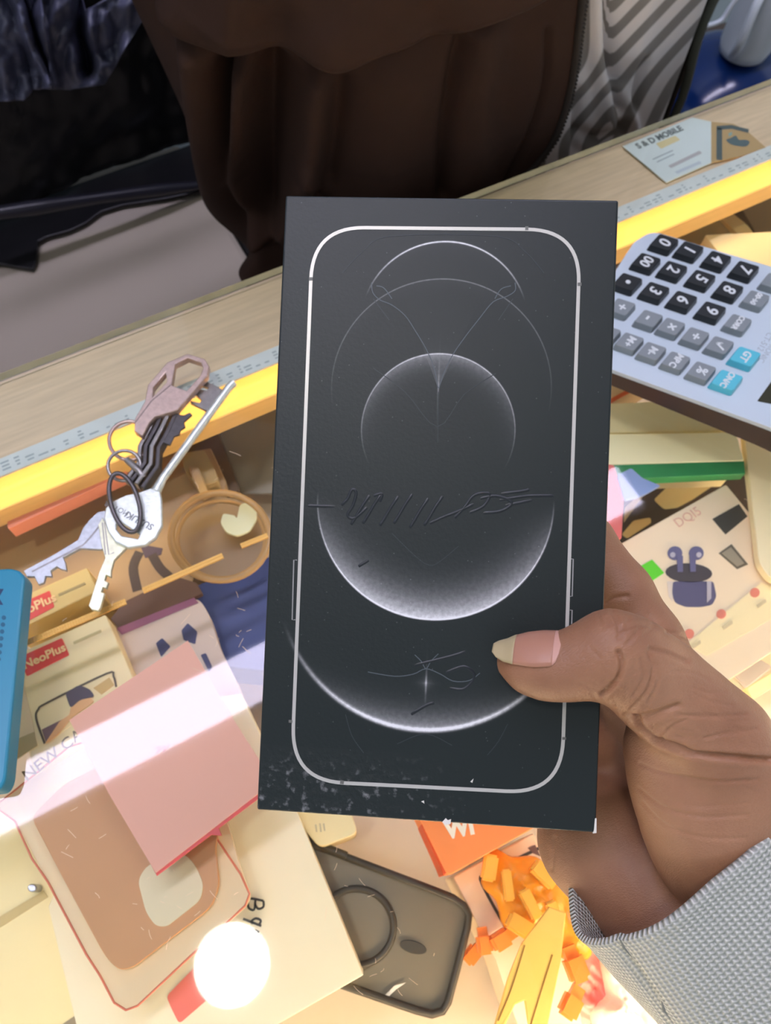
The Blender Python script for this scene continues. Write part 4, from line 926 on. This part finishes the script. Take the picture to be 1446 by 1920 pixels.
def skin_mat():
    m = bpy.data.materials.new('brown_skin'); m.use_nodes = True; N = m.node_tree; b = N.nodes['Principled BSDF']; L = N.links
    tc = N.nodes.new('ShaderNodeTexCoord')
    n1 = N.nodes.new('ShaderNodeTexNoise'); n1.inputs['Scale'].default_value = 45; n1.inputs['Detail'].default_value = 5; L.new(tc.outputs['Object'], n1.inputs['Vector'])
    r = N.nodes.new('ShaderNodeValToRGB'); L.new(n1.outputs['Fac'], r.inputs[0])
    r.color_ramp.elements[0].position = .3; r.color_ramp.elements[0].color = (*lin((142, 97, 70)), 1)
    r.color_ramp.elements[1].position = .7; r.color_ramp.elements[1].color = (*lin((174, 127, 95)), 1)
    L.new(r.outputs[0], b.inputs['Base Color']); b.inputs['Roughness'].default_value = .48
    b.inputs['Subsurface Weight'].default_value = .12; b.inputs['Subsurface Radius'].default_value = (.004, .0016, .0008); b.inputs['Subsurface Scale'].default_value = 1
    mp = N.nodes.new('ShaderNodeMapping'); mp.inputs['Rotation'].default_value = (.3, .2, .5); mp.inputs['Scale'].default_value = (1, 2.6, 1.4); L.new(tc.outputs['Object'], mp.inputs[0])
    v = N.nodes.new('ShaderNodeTexVoronoi'); v.feature = 'DISTANCE_TO_EDGE'; v.inputs['Scale'].default_value = 700; L.new(mp.outputs[0], v.inputs['Vector'])
    v2 = N.nodes.new('ShaderNodeTexNoise'); v2.inputs['Scale'].default_value = 500; v2.inputs['Detail'].default_value = 6; L.new(mp.outputs[0], v2.inputs['Vector'])
    h = X(N, v.outputs['Distance']).mn(.25)*1.4+X(N, v2.outputs['Fac'])*.9
    bp = N.nodes.new('ShaderNodeBump'); bp.inputs['Strength'].default_value = .35; bp.inputs['Distance'].default_value = .0004; L.new(h.o, bp.inputs['Height']); L.new(bp.outputs[0], b.inputs['Normal'])
    return m
def cam_mesh(name, V, F_, m, parent=None, smooth=True):
    P = CAM+V@R.T; c = P.mean(0); me = bpy.data.meshes.new(name); me.from_pydata((P-c).tolist(), [], F_.tolist()); me.update()
    if smooth: me.polygons.foreach_set('use_smooth', [True]*len(me.polygons))
    return link(name, me, m, parent, Matrix.Translation(Vector(c)))
per = empty('person', cz(1400, 1700, .24), 'customer in a light grey knitted sleeve whose right hand grips the black phone box', 'person')
skin = skin_mat()
hand = cam_mesh('hand', hv, hf, skin, per)
# thumb nail: a curved plate wrapped on the upper side of the last thumb joint
ax0 = np.array(cs_(1046, 1251, 200.8, 0)[:3]); ax1 = np.array(cs_(950, 1243, 204.6, 0)[:3])
ad = ax1-ax0; AL = np.linalg.norm(ad); ad /= AL
toc = -(ax0+ax1)/2; toc -= ad*(toc@ad); toc /= np.linalg.norm(toc); upd = np.cross(ad, toc)
if upd[1] > 0: upd = -upd
def nail_piece(name, s0, s1, m, parent, lift=.00035, n=14):
    rows = []
    for i in range(n+1):
        s = s0+(s1-s0)*i/n; r = np.interp(s, [0, .3, .6, .85, 1.0, 1.3], [.0086, .0084, .0077, .0066, .0056, .0046])+lift
        wdt = np.interp(s, [-.09, -.06, -.02, .06, .4, .8, 1.0, 1.15, 1.25], [.1, .5, .75, .92, 1, .96, .88, .66, .3])
        rows.append([ax0+ad*(AL*s)+r*(math.cos(a)*toc+math.sin(a)*upd) for a in [.74+wdt*.80*(j/12*2-1) for j in range(13)]])
    V = np.array(rows).reshape(-1, 3); f = [(i*13+j, i*13+j+1, (i+1)*13+j+1, (i+1)*13+j) for i in range(n) for j in range(12)]
    o = cam_mesh(name, V, np.array(f), m, parent); md = o.modifiers.new('s', 'SOLIDIFY'); md.thickness = .0005; md.offset = 0; return o
nl = nail_piece('thumb_nail', .03, .82, mat('nail_pink', (176, 124, 102), .38, sss=.1), per)
nail_piece('nail_tip', .80, 1.24, mat('nail_tip_m', (178, 160, 122), .4), nl, .00042)
nail_piece('nail_moon', -.09, .05, mat('nail_moon_m', (198, 150, 134), .4), nl, .00038)
# sleeve
def sleeve_mat():
    m = bpy.data.materials.new('grey_rib_knit'); m.use_nodes = True; N = m.node_tree; b = N.nodes['Principled BSDF']; L = N.links
    uv = N.nodes.new('ShaderNodeUVMap'); sp = N.nodes.new('ShaderNodeSeparateXYZ'); L.new(uv.outputs[0], sp.inputs[0])
    u = X(N, sp.outputs[0]); v = X(N, sp.outputs[1])
    a = (u*math.pi*2*140).sin(); bb = (v*math.pi*2*100+a*.8).sin()
    h = a*.55+bb*.45
    bp = N.nodes.new('ShaderNodeBump'); bp.inputs['Strength'].default_value = .9; bp.inputs['Distance'].default_value = .0006; L.new(h.o, bp.inputs['Height']); L.new(bp.outputs[0], b.inputs['Normal'])
    mx = N.nodes.new('ShaderNodeMix'); mx.data_type = 'RGBA'; mx.inputs['A'].default_value = (*lin((162, 166, 160)), 1); mx.inputs['B'].default_value = (*lin((222, 222, 214)), 1)
    L.new((h*.6+.55).clamp().o, mx.inputs['Factor']); L.new(mx.outputs['Result'], b.inputs['Base Color']); b.inputs['Roughness'].default_value = .85
    return m
# rim control: pixel/depth points of the cuff opening, going round
def sleeve_ring(t):
    """t: 0 at the cuff, 1 far down the arm; returns centre, long axis, short axis (camera space)"""
    near = np.array(cs_(1300+t*330, 1655+t*370, 206-t*4, 0)[:3])
    return near
nr, ncl = 60, 96
c0 = np.array(cs_(1268, 1562, 230, 0)[:3]); c1 = np.array(cs_(1660, 2026, 246, 0)[:3]); axd = c1-c0; SL = np.linalg.norm(axd); axd /= SL
sx_ = np.array([.89, -.45, 0]); sx_ -= axd*(sx_@axd); sx_ /= np.linalg.norm(sx_); sz_ = np.cross(axd, sx_)
if sz_[2] > 0: sz_ = -sz_
SP = []; SU = []
for i in range(nr+1):
    t = i/nr; row = []; ur = []
    for j in range(ncl+1):
        a = 2*math.pi*j/ncl; ca_, sa = math.cos(a), math.sin(a)
        ra = .0385+.006*t; rb = .0300+.006*t
        # cuff edge dips on the camera side, rolls slightly outwards
        dip = -.006*max(0, sa)**1.5+.002*max(0, -ca_)
        roll = .0009*math.exp(-((t*SL)/.003)**2)
        fold = .0009*math.sin(a*3+t*4)*min(1, t*3)+.0006*math.sin(a*7-t*9)
        seam = -.0016*math.exp(-((a-2.45-.30*t)/.035)**2)
        rr_ = 1+0*t
        p = c0+axd*(dip+(SL-dip)*t)+sx_*ca_*(ra+roll+fold+seam)+sz_*sa*(rb+roll+fold+seam)
        row.append(CAM+R@p); ur.append((j/ncl, t*SL/.14))
    SP.append(row); SU.append(ur)
slv = grid_mesh('sleeve', np.array(SP), sleeve_mat(), per, uv=SU, solid=.0018)
slv['label'] = 'light grey ribbed knit sleeve cuff'
sm = mat('seam_grey', (112, 118, 118), .9)
arr = np.array(SP); js = int(round(2.45/(2*math.pi)*ncl))
tube('sleeve_seam', [arr[i, int(round((2.45+.30*i/nr)/(2*math.pi)*ncl))]+R@(np.array([0, 0, -.0012])) for i in range(0, nr, 2)], .0006, sm, slv)

# ------------------------------------------------------------------ shopkeeper behind the counter
sk = empty('person', (.34, .52, -.88), 'shopkeeper in a brown zipped jacket over a grey and white striped shirt behind the counter', 'person')
YC = .515
def torso(phi, z, grow=0.):
    xl = .140-.20*max(0, min(z, .2))-.20*min(z, 0)+max(0, -.15-z)*.5; xr = .585
    c = (xl+xr)/2; a = (xr-xl)/2+grow; b = .115+grow
    return np.array([c-a*math.cos(phi), YC-b*math.sin(phi)**.8 if math.sin(phi) > 0 else YC-b*math.sin(phi), z])
def lobes(U, V, ridges):
    D = np.zeros(U.shape)
    for ln, wpx, h in ridges:
        d, sd = polydist(U, V, [tuple(p) for p in smoothpoly(ln, 3, False)]); D += h*np.exp(-(d/wpx)**2)
    return D
def cloth(name, ph0, ph1, z0, z1, nr, nc, hf_, m, parent, grow, phz=None, uvf=None, solid=.002):
    P = np.zeros((nr+1, nc+1, 3)); Nn = np.zeros_like(P)
    for i in range(nr+1):
        z = z1+(z0-z1)*i/nr
        a0 = ph0(z) if callable(ph0) else ph0; a1 = ph1(z) if callable(ph1) else ph1
        for j in range(nc+1):
            f = a0+(a1-a0)*j/nc; P[i, j] = torso(f, z, grow)
    ty = np.gradient(P, axis=1); tz = np.gradient(P, axis=0); Nn = np.cross(ty, tz); Nn /= np.linalg.norm(Nn, axis=2, keepdims=True)+1e-9
    s_ = np.sign((Nn*(P-np.array([.35, YC, 0]))*[1, 1, 0]).sum(2, keepdims=True)); Nn *= s_
    U, V = proj(P); vis = (Nn*(P-CAM)).sum(2) < .2
    H, extra = hf_(U, V, P); H = H*1.2
    P = P+Nn*(H*vis)[..., None]
    U, V = proj(P)
    return grid_mesh(name, P, m, parent, uv=(uvf(U, V, P) if uvf else None), solid=solid), P
brown = mat('brown_jacket', (52, 36, 30), .85, spec=.15, noise_=.04, nscale=60, bump=.15, bscale=1200)
lip = [tuple(p) for p in smoothpoly([(250, -110), (292, -50), (330, 16), (420, 56), (505, 70), (590, 86), (700, 72), (850, 34), (960, -6), (1030, -50), (1090, -110)], 5, False)]
lx = np.array([p[0] for p in lip]); ly = np.array([p[1] for p in lip])
def jacket_h(U, V, P):
    d, sd = polydist(U, V, lip); above = V < np.interp(U, lx, ly)
    H = np.where(above, (.026*np.sqrt(np.clip(d/55, 0, 1))+.003)*np.clip((U-290)/150, .12, 1), 0)
    low = lobes(U, V, [([(372, 60), (395, 200), (440, 400), (500, 520)], 26, .012), ([(425, 110), (432, 240), (440, 330), (470, 470)], 16, -.012),
                       ([(455, 118), (452, 220), (448, 330), (500, 430)], 14, .013), ([(510, 130), (500, 260), (490, 380)], 34, -.013),
                       ([(590, 140), (585, 260), (570, 340), (540, 420)], 24, .009), ([(640, 150), (620, 300), (600, 360)], 20, -.004),
                       ([(575, 300), (610, 350)], 14, .004), ([(862, 70), (845, 150), (832, 260), (830, 360)], 14, -.005), ([(900, 60), (890, 200), (880, 330)], 40, .006),
                       ([(740, 150), (720, 360)], 60, .006), ([(1030, 60), (1022, 160), (990, 260), (940, 350)], 6, -.0028), ([(1000, 30), (960, 120), (930, 200)], 50, -.002)])
    up = lobes(U, V, [([(330, 0), (380, 60), (440, 90)], 40, .010), ([(520, -20), (540, 60)], 50, -.010), ([(600, 0), (620, 100)], 60, .008), ([(780, -20), (800, 60)], 40, -.005)])
    tuck = np.where(above, up, 1.5*low*np.clip(d/30, 0, 1))
    tuck = np.maximum(tuck, np.where(U > 820, -.005, -.03)); return H+tuck-.0035*np.exp(-(d/12)**2)*(~above), None
zipx = lambda z: None
# zip line as torso angle for each height
def zip_phi(z, off=0.):
    best = None
    tab = [(1088, -80), (1087, 0), (1080, 60), (1072, 130), (1058, 200), (1035, 262), (1000, 312), (962, 345), (920, 380), (860, 450)]
    lo_, hi_ = .3, 2.9
    xs = [p[0] for p in tab]; ys = [p[1] for p in tab]
    def g_(f):
        u, v = proj(torso(f, z, .012)); return u-(np.interp(v, ys, xs)+off)
    for _ in range(30):
        m_ = (lo_+hi_)/2
        if g_(m_) > 0: hi_ = m_
        else: lo_ = m_
    return (lo_+hi_)/2
ZT = np.linspace(.30, -.30, 41); ZP = np.array([zip_phi(z) for z in ZT])
zp = lambda z: float(np.interp(-z, -ZT, ZP))
jk, JP = cloth('jacket', -1.2, zp, -.30, .30, 260, 300, jacket_h, brown, sk, .012)
jk['label'] = 'brown jacket'
# zipper tape and teeth on the jacket edge
edge_pts = JP[:, -1]
tube('zipper_tape', [p+np.array([.001, -.0015, 0]) for p in edge_pts[::6]], .0026, mat('zip_tape', (34, 26, 22), .8), jk)
bm = bmesh.new()
seglen = np.concatenate([[0], np.cumsum(np.linalg.norm(np.diff(edge_pts, axis=0), axis=1))])
for s in np.arange(0, seglen[-1], .0030):
    p = np.array([np.interp(s, seglen, edge_pts[:, k]) for k in range(3)])
    bmesh.ops.create_cube(bm, size=1, matrix=Matrix.Translation(Vector(p+np.array([.0036, -.002, 0]))) @ Matrix.Diagonal((.0034, .002, .0014, 1)))
from_bm('zipper_teeth', bm, metal('zip_metal', (58, 54, 54), .4), jk)
# striped shirt
def stripe_mat():
    m = bpy.data.materials.new('striped_shirt'); m.use_nodes = True; N = m.node_tree; b = N.nodes['Principled BSDF']; L = N.links
    uv = N.nodes.new('ShaderNodeUVMap'); sp = N.nodes.new('ShaderNodeSeparateXYZ'); L.new(uv.outputs[0], sp.inputs[0])
    u = X(N, sp.outputs[0]); f = u.fract(); k = ((f-.5).abs()-.235)*14+.5
    mx = N.nodes.new('ShaderNodeMix'); mx.data_type = 'RGBA'; mx.inputs['A'].default_value = (*lin((112, 109, 108)), 1); mx.inputs['B'].default_value = (*lin((190, 187, 190)), 1)
    L.new(k.clamp().o, mx.inputs['Factor']); L.new(mx.outputs['Result'], b.inputs['Base Color']); b.inputs['Roughness'].default_value = .75
    return m
vfold = [(1130, -60), (1136, 60), (1142, 110), (1156, 180), (1150, 240), (1090, 300)]
def shirt_h(U, V, P):
    return lobes(U, V, [([(1134, -40), (1138, 100), (1152, 150), (1160, 200)], 11, -.008), ([(1112, -40), (1115, 90), (1130, 170), (1140, 230)], 13, .006), ([(1200, -30), (1180, 90)], 30, .007),
                        ([(1160, 165), (1180, 220), (1185, 250)], 10, .006), ([(1082, 170), (1080, 280)], 9, -.006), ([(1090, 250), (1130, 262), (1160, 240)], 12, -.006), ([(1205, 110), (1190, 200)], 8, -.006)]), None
def shirt_uv(U, V, P):
    fx = np.interp(V, [p[1] for p in vfold], [p[0] for p in vfold])
    sp_ = lambda x, k: np.log1p(np.exp(np.clip(x/k, -30, 30)))*k
    left = (U+.85*(sp_(V-112, 12)-sp_(V-262, 10)))/43
    right = (U+.95*V-.5*sp_(V-150, 20))/48+.35
    w_ = 1/(1+np.exp(-(U-fx)/3.5))
    r2 = np.where(V > 170, U/24+.1*V/24, 0)
    w2 = 1/(1+np.exp(-(U-(1166+.10*(V-170)))/4))*(V > 160)
    ph = left*(1-w_)+right*w_
    return np.stack([ph, V/100], -1)
sh, SHP = cloth('shirt', lambda z: zp(z)-.25, 2.93, -.30, .30, 200, 150, shirt_h, stripe_mat(), sk, -.002, uvf=shirt_uv)
# other jacket front, seen edge-on at the right
jr, _ = cloth('jacket_side', 2.90, 4.4, -.30, .30, 100, 60, lambda U, V, P: (.004*np.sin(P[..., 2]*60), None), mat('jacket_lining', (74, 66, 58), .8), sk, .014)
tube('jacket_hem_edge', [torso(2.90, z, .017+.004*math.sin(z*40)) for z in np.linspace(.3, -.3, 40)], .0045, mat('lining_grey', (88, 92, 84), .8), jr)
# body below the clothes: torso, hips and two legs in one surface
rows = []
for i in range(60):
    t = i/59; z = .34-t*.66
    rows.append([torso(2*math.pi*j/48, max(-.3, min(.3, z)), -.022)*[1, 1, 0]+np.array([0, 0, z]) for j in range(48)])
bd = grid_mesh('body', np.array(rows), mat('dark_trousers', (36, 36, 42), .85), sk, wrap=True)
for s in (-1, 1):
    tube('trouser_leg', [(.425+s*.082, YC, -.30), (.425+s*.082, YC, -.60), (.425+s*.09, YC, -.87)], [.078, .065, .055], MATS['dark_trousers'], sk)

# ------------------------------------------------------------------ behind the counter
def box_tapered(name, lo, hi, m, bev=.01): return boxm(name, lo, hi, m, None, bev)
bn = tag(boxm('storage_chest', (-.62, .385, -.88), (.196, .86, -.30), mat('chest_grey', (160, 150, 138), .6, noise_=.04, nscale=4), None, .008), 'pale grey chest behind the counter under the black plastic sheet', 'chest')
cb = tag(boxm('dark_gap_block', (.203, .66, -.88), (.40, .765, -.33), mat('gap_black', (16, 16, 18), .8), None, .01), 'added black block filling the dark gap between the grey chest and the shopkeeper', 'gap filler')  # added block, coloured black to give the gap its darkness
# black plastic sheet over a stack behind the chest
plast = mat('black_plastic', (12, 12, 15), .38, spec=.5, bump=.3, bscale=60)
nr_, nc_ = 110, 170; P = np.zeros((nr_+1, nc_+1, 3))
for i in range(nr_+1):
    for j in range(nc_+1):
        x = -.60+1.02*j/nc_; t = i/nr_
        if t < .72: z = -.285+(t/.72)*.56; y = .815+.02*math.sin(x*9)
        else: z = .275; y = .815+(t-.72)/.28*.5+.02*math.sin(x*9)
        u, v = proj(np.array([x, y, z]))
        f = noise.fractal(Vector((x*9, z*7+y*4, 1.7)), .8, 2.2, 5)
        wv = noise.noise(Vector((x*3+z*2, z*4, 5.)))
        P[i, j] = (x, y-.03*wv-.018*f, z+.004*f)
sht = tag(grid_mesh('plastic_sheet', P, plast, None, solid=.002), 'black plastic sheet hanging behind the pale grey chest', 'plastic sheet')
# loose torn skirt lying over the chest top
sk_px = [(-60, 505), (0, 494), (60, 504), (66, 495), (72, 452), (86, 444), (130, 432), (160, 418), (190, 396), (230, 384), (310, 372), (384, 357), (412, 356), (440, 352), (500, 330), (500, 245), (400, 256), (200, 326), (-60, 416)]
tg = plate('sheet_skirt', sk_px, -.292, .004, plast, 0, .001, sht)
tube('sheet_fold', [aty(-60, 408, .748), aty(60, 390, .750), aty(180, 372, .752), aty(300, 356, .756), aty(384, 346, .760)], [.006, .008, .006, .007, .004], mat('plastic_sheen', (34, 34, 42), .3), sht, smooth_pts=4)
# grey-blue crinkled bag hanging above it
grb = mat('blue_grey_film', (80, 82, 104), .36, bump=.12, bscale=22)
def crinkle(name, outline, ydepth, m, amp, seed, ridges):
    nr2, nc2 = 60, 60; top = [tuple(p) for p in outline[0]]; bot = [tuple(p) for p in outline[1]]
    P = np.zeros((nr2+1, nc2+1, 3))
    tx_ = np.linspace(0, 1, len(top)); bx_ = np.linspace(0, 1, len(bot))
    for j in range(nc2+1):
        s = j/nc2; a = np.array([np.interp(s, tx_, [p[0] for p in top]), np.interp(s, tx_, [p[1] for p in top])]); b = np.array([np.interp(s, bx_, [p[0] for p in bot]), np.interp(s, bx_, [p[1] for p in bot])])
        for i in range(nr2+1):
            q = a+(b-a)*i/nr2; f = noise.fractal(Vector((q[0]*.016, q[1]*.012, seed)), .9, 2.1, 3); c_ = abs(noise.noise(Vector((q[0]*.03, q[1]*.012, seed+4))))
            dd = 0
            for ln, wpx, h in ridges:
                d, _s = polydist(np.array([q[0]]), np.array([q[1]]), ln); dd += h*math.exp(-(d[0]/wpx)**2)
            P[i, j] = aty(q[0], q[1], ydepth-amp*(f+c_*1.4)-dd)
    return grid_mesh(name, P, m, None, solid=.0015)
o = crinkle('plastic_bag', ([(-90, -60), (-20, -80), (40, -80), (70, -60)], [(-90, 200), (0, 190), (45, 188), (62, 168), (100, 166)]), .700, grb, .016, 2.1, [([(12, -60), (60, 90), (98, 165)], 8, .02), ([(28, -60), (78, 100), (106, 165)], 5, -.02)])
tag(o, 'blue-grey crinkled plastic bag at the top left corner', 'plastic bag')
o = crinkle('plastic_bag', ([(70, -60), (140, -70), (150, -20), (160, 20), (215, -10), (290, -40)], [(98, 166), (130, 168), (160, 164), (196, 158), (212, 130), (296, -10)]), .712, grb, .014, 6.3, [([(150, -40), (150, 60), (165, 130)], 12, -.05), ([(60, -20), (100, 160)], 8, .015)])
tag(o, 'blue-grey crinkled plastic bag piece between the corner bag and the brown jacket', 'plastic bag')
# water jug, mug and cable
jug = empty('water_jug', (1.17, .90, -.88), 'large blue plastic water bottle on the floor behind the striped shirt', 'water bottle')
bluep = mat('blue_bottle', (10, 40, 96), .16, spec=.6, noise_=.12, nscale=6)
prof = [(0, 0), (.10, 0), (.128, .012), (.134, .05), (.134, .10), (.127, .112), (.134, .125), (.134, .20), (.127, .212), (.134, .225), (.134, .30), (.132, .335), (.122, .372), (.098, .402), (.066, .422), (.036, .430), (.0, .431)]
def lathe(name, c, prof, m, parent, n=64, sx=1.):
    P = [[(c[0]+r*math.cos(2*math.pi*j/n)*sx, c[1]+r*math.sin(2*math.pi*j/n), c[2]+z) for j in range(n)] for r, z in prof]
    return grid_mesh(name, np.array(P), m, parent, wrap=True)
JC = (1.16, .83)
lathe('bottle', (*JC, -.88), prof, bluep, jug)
mug = empty('mug', (1.145, .82, -.447), 'white mug-shaped pump body on top of the blue water bottle', 'mug')
wm = mat('mug_white', (204, 212, 220), .35)
MC = np.array([JC[0]-.015, JC[1]-.01, 0])
lathe('cup', (MC[0], MC[1], -.447), [(.0, .0), (.028, 0), (.038, .006), (.042, .02), (.045, .165), (.045, .168), (.042, .168), (.039, .02), (.0, .008)], wm, mug)
tube('handle', [np.array([MC[0], MC[1], -.447])+np.array([-.038, -.018, .125]), np.array([MC[0], MC[1], -.447])+np.array([-.058, -.03, .112]), np.array([MC[0], MC[1], -.447])+np.array([-.062, -.034, .06]), np.array([MC[0], MC[1], -.447])+np.array([-.040, -.012, .018])], .007, wm, mug, smooth_pts=6)
cbw = mat('cable_white', (206, 214, 222), .4)
cab = empty('charging_cable', hz(1280, 100, -.42), 'thin white charging cable hanging in front of the blue bottle', 'cable')
tube('wire', [aty(1400, -30, .70), aty(1372, 10, .70), aty(1350, 40, .70), aty(1310, 50, .70), aty(1275, 42, .70), aty(1255, 26, .70), aty(1248, -20, .70)], .0032, cbw, cab, smooth_pts=6)
tube('lead', [aty(1286, 66, .75), aty(1284, 80, .75), aty(1272, 122, .75)], [.004, .0035, .0035], cbw, cab)
tube('connector', [aty(1273, 120, .75), aty(1270, 130, .75), aty(1262, 150, .75)], [.005, .008, .005], mat('plug_white', (232, 236, 240), .35), cab)
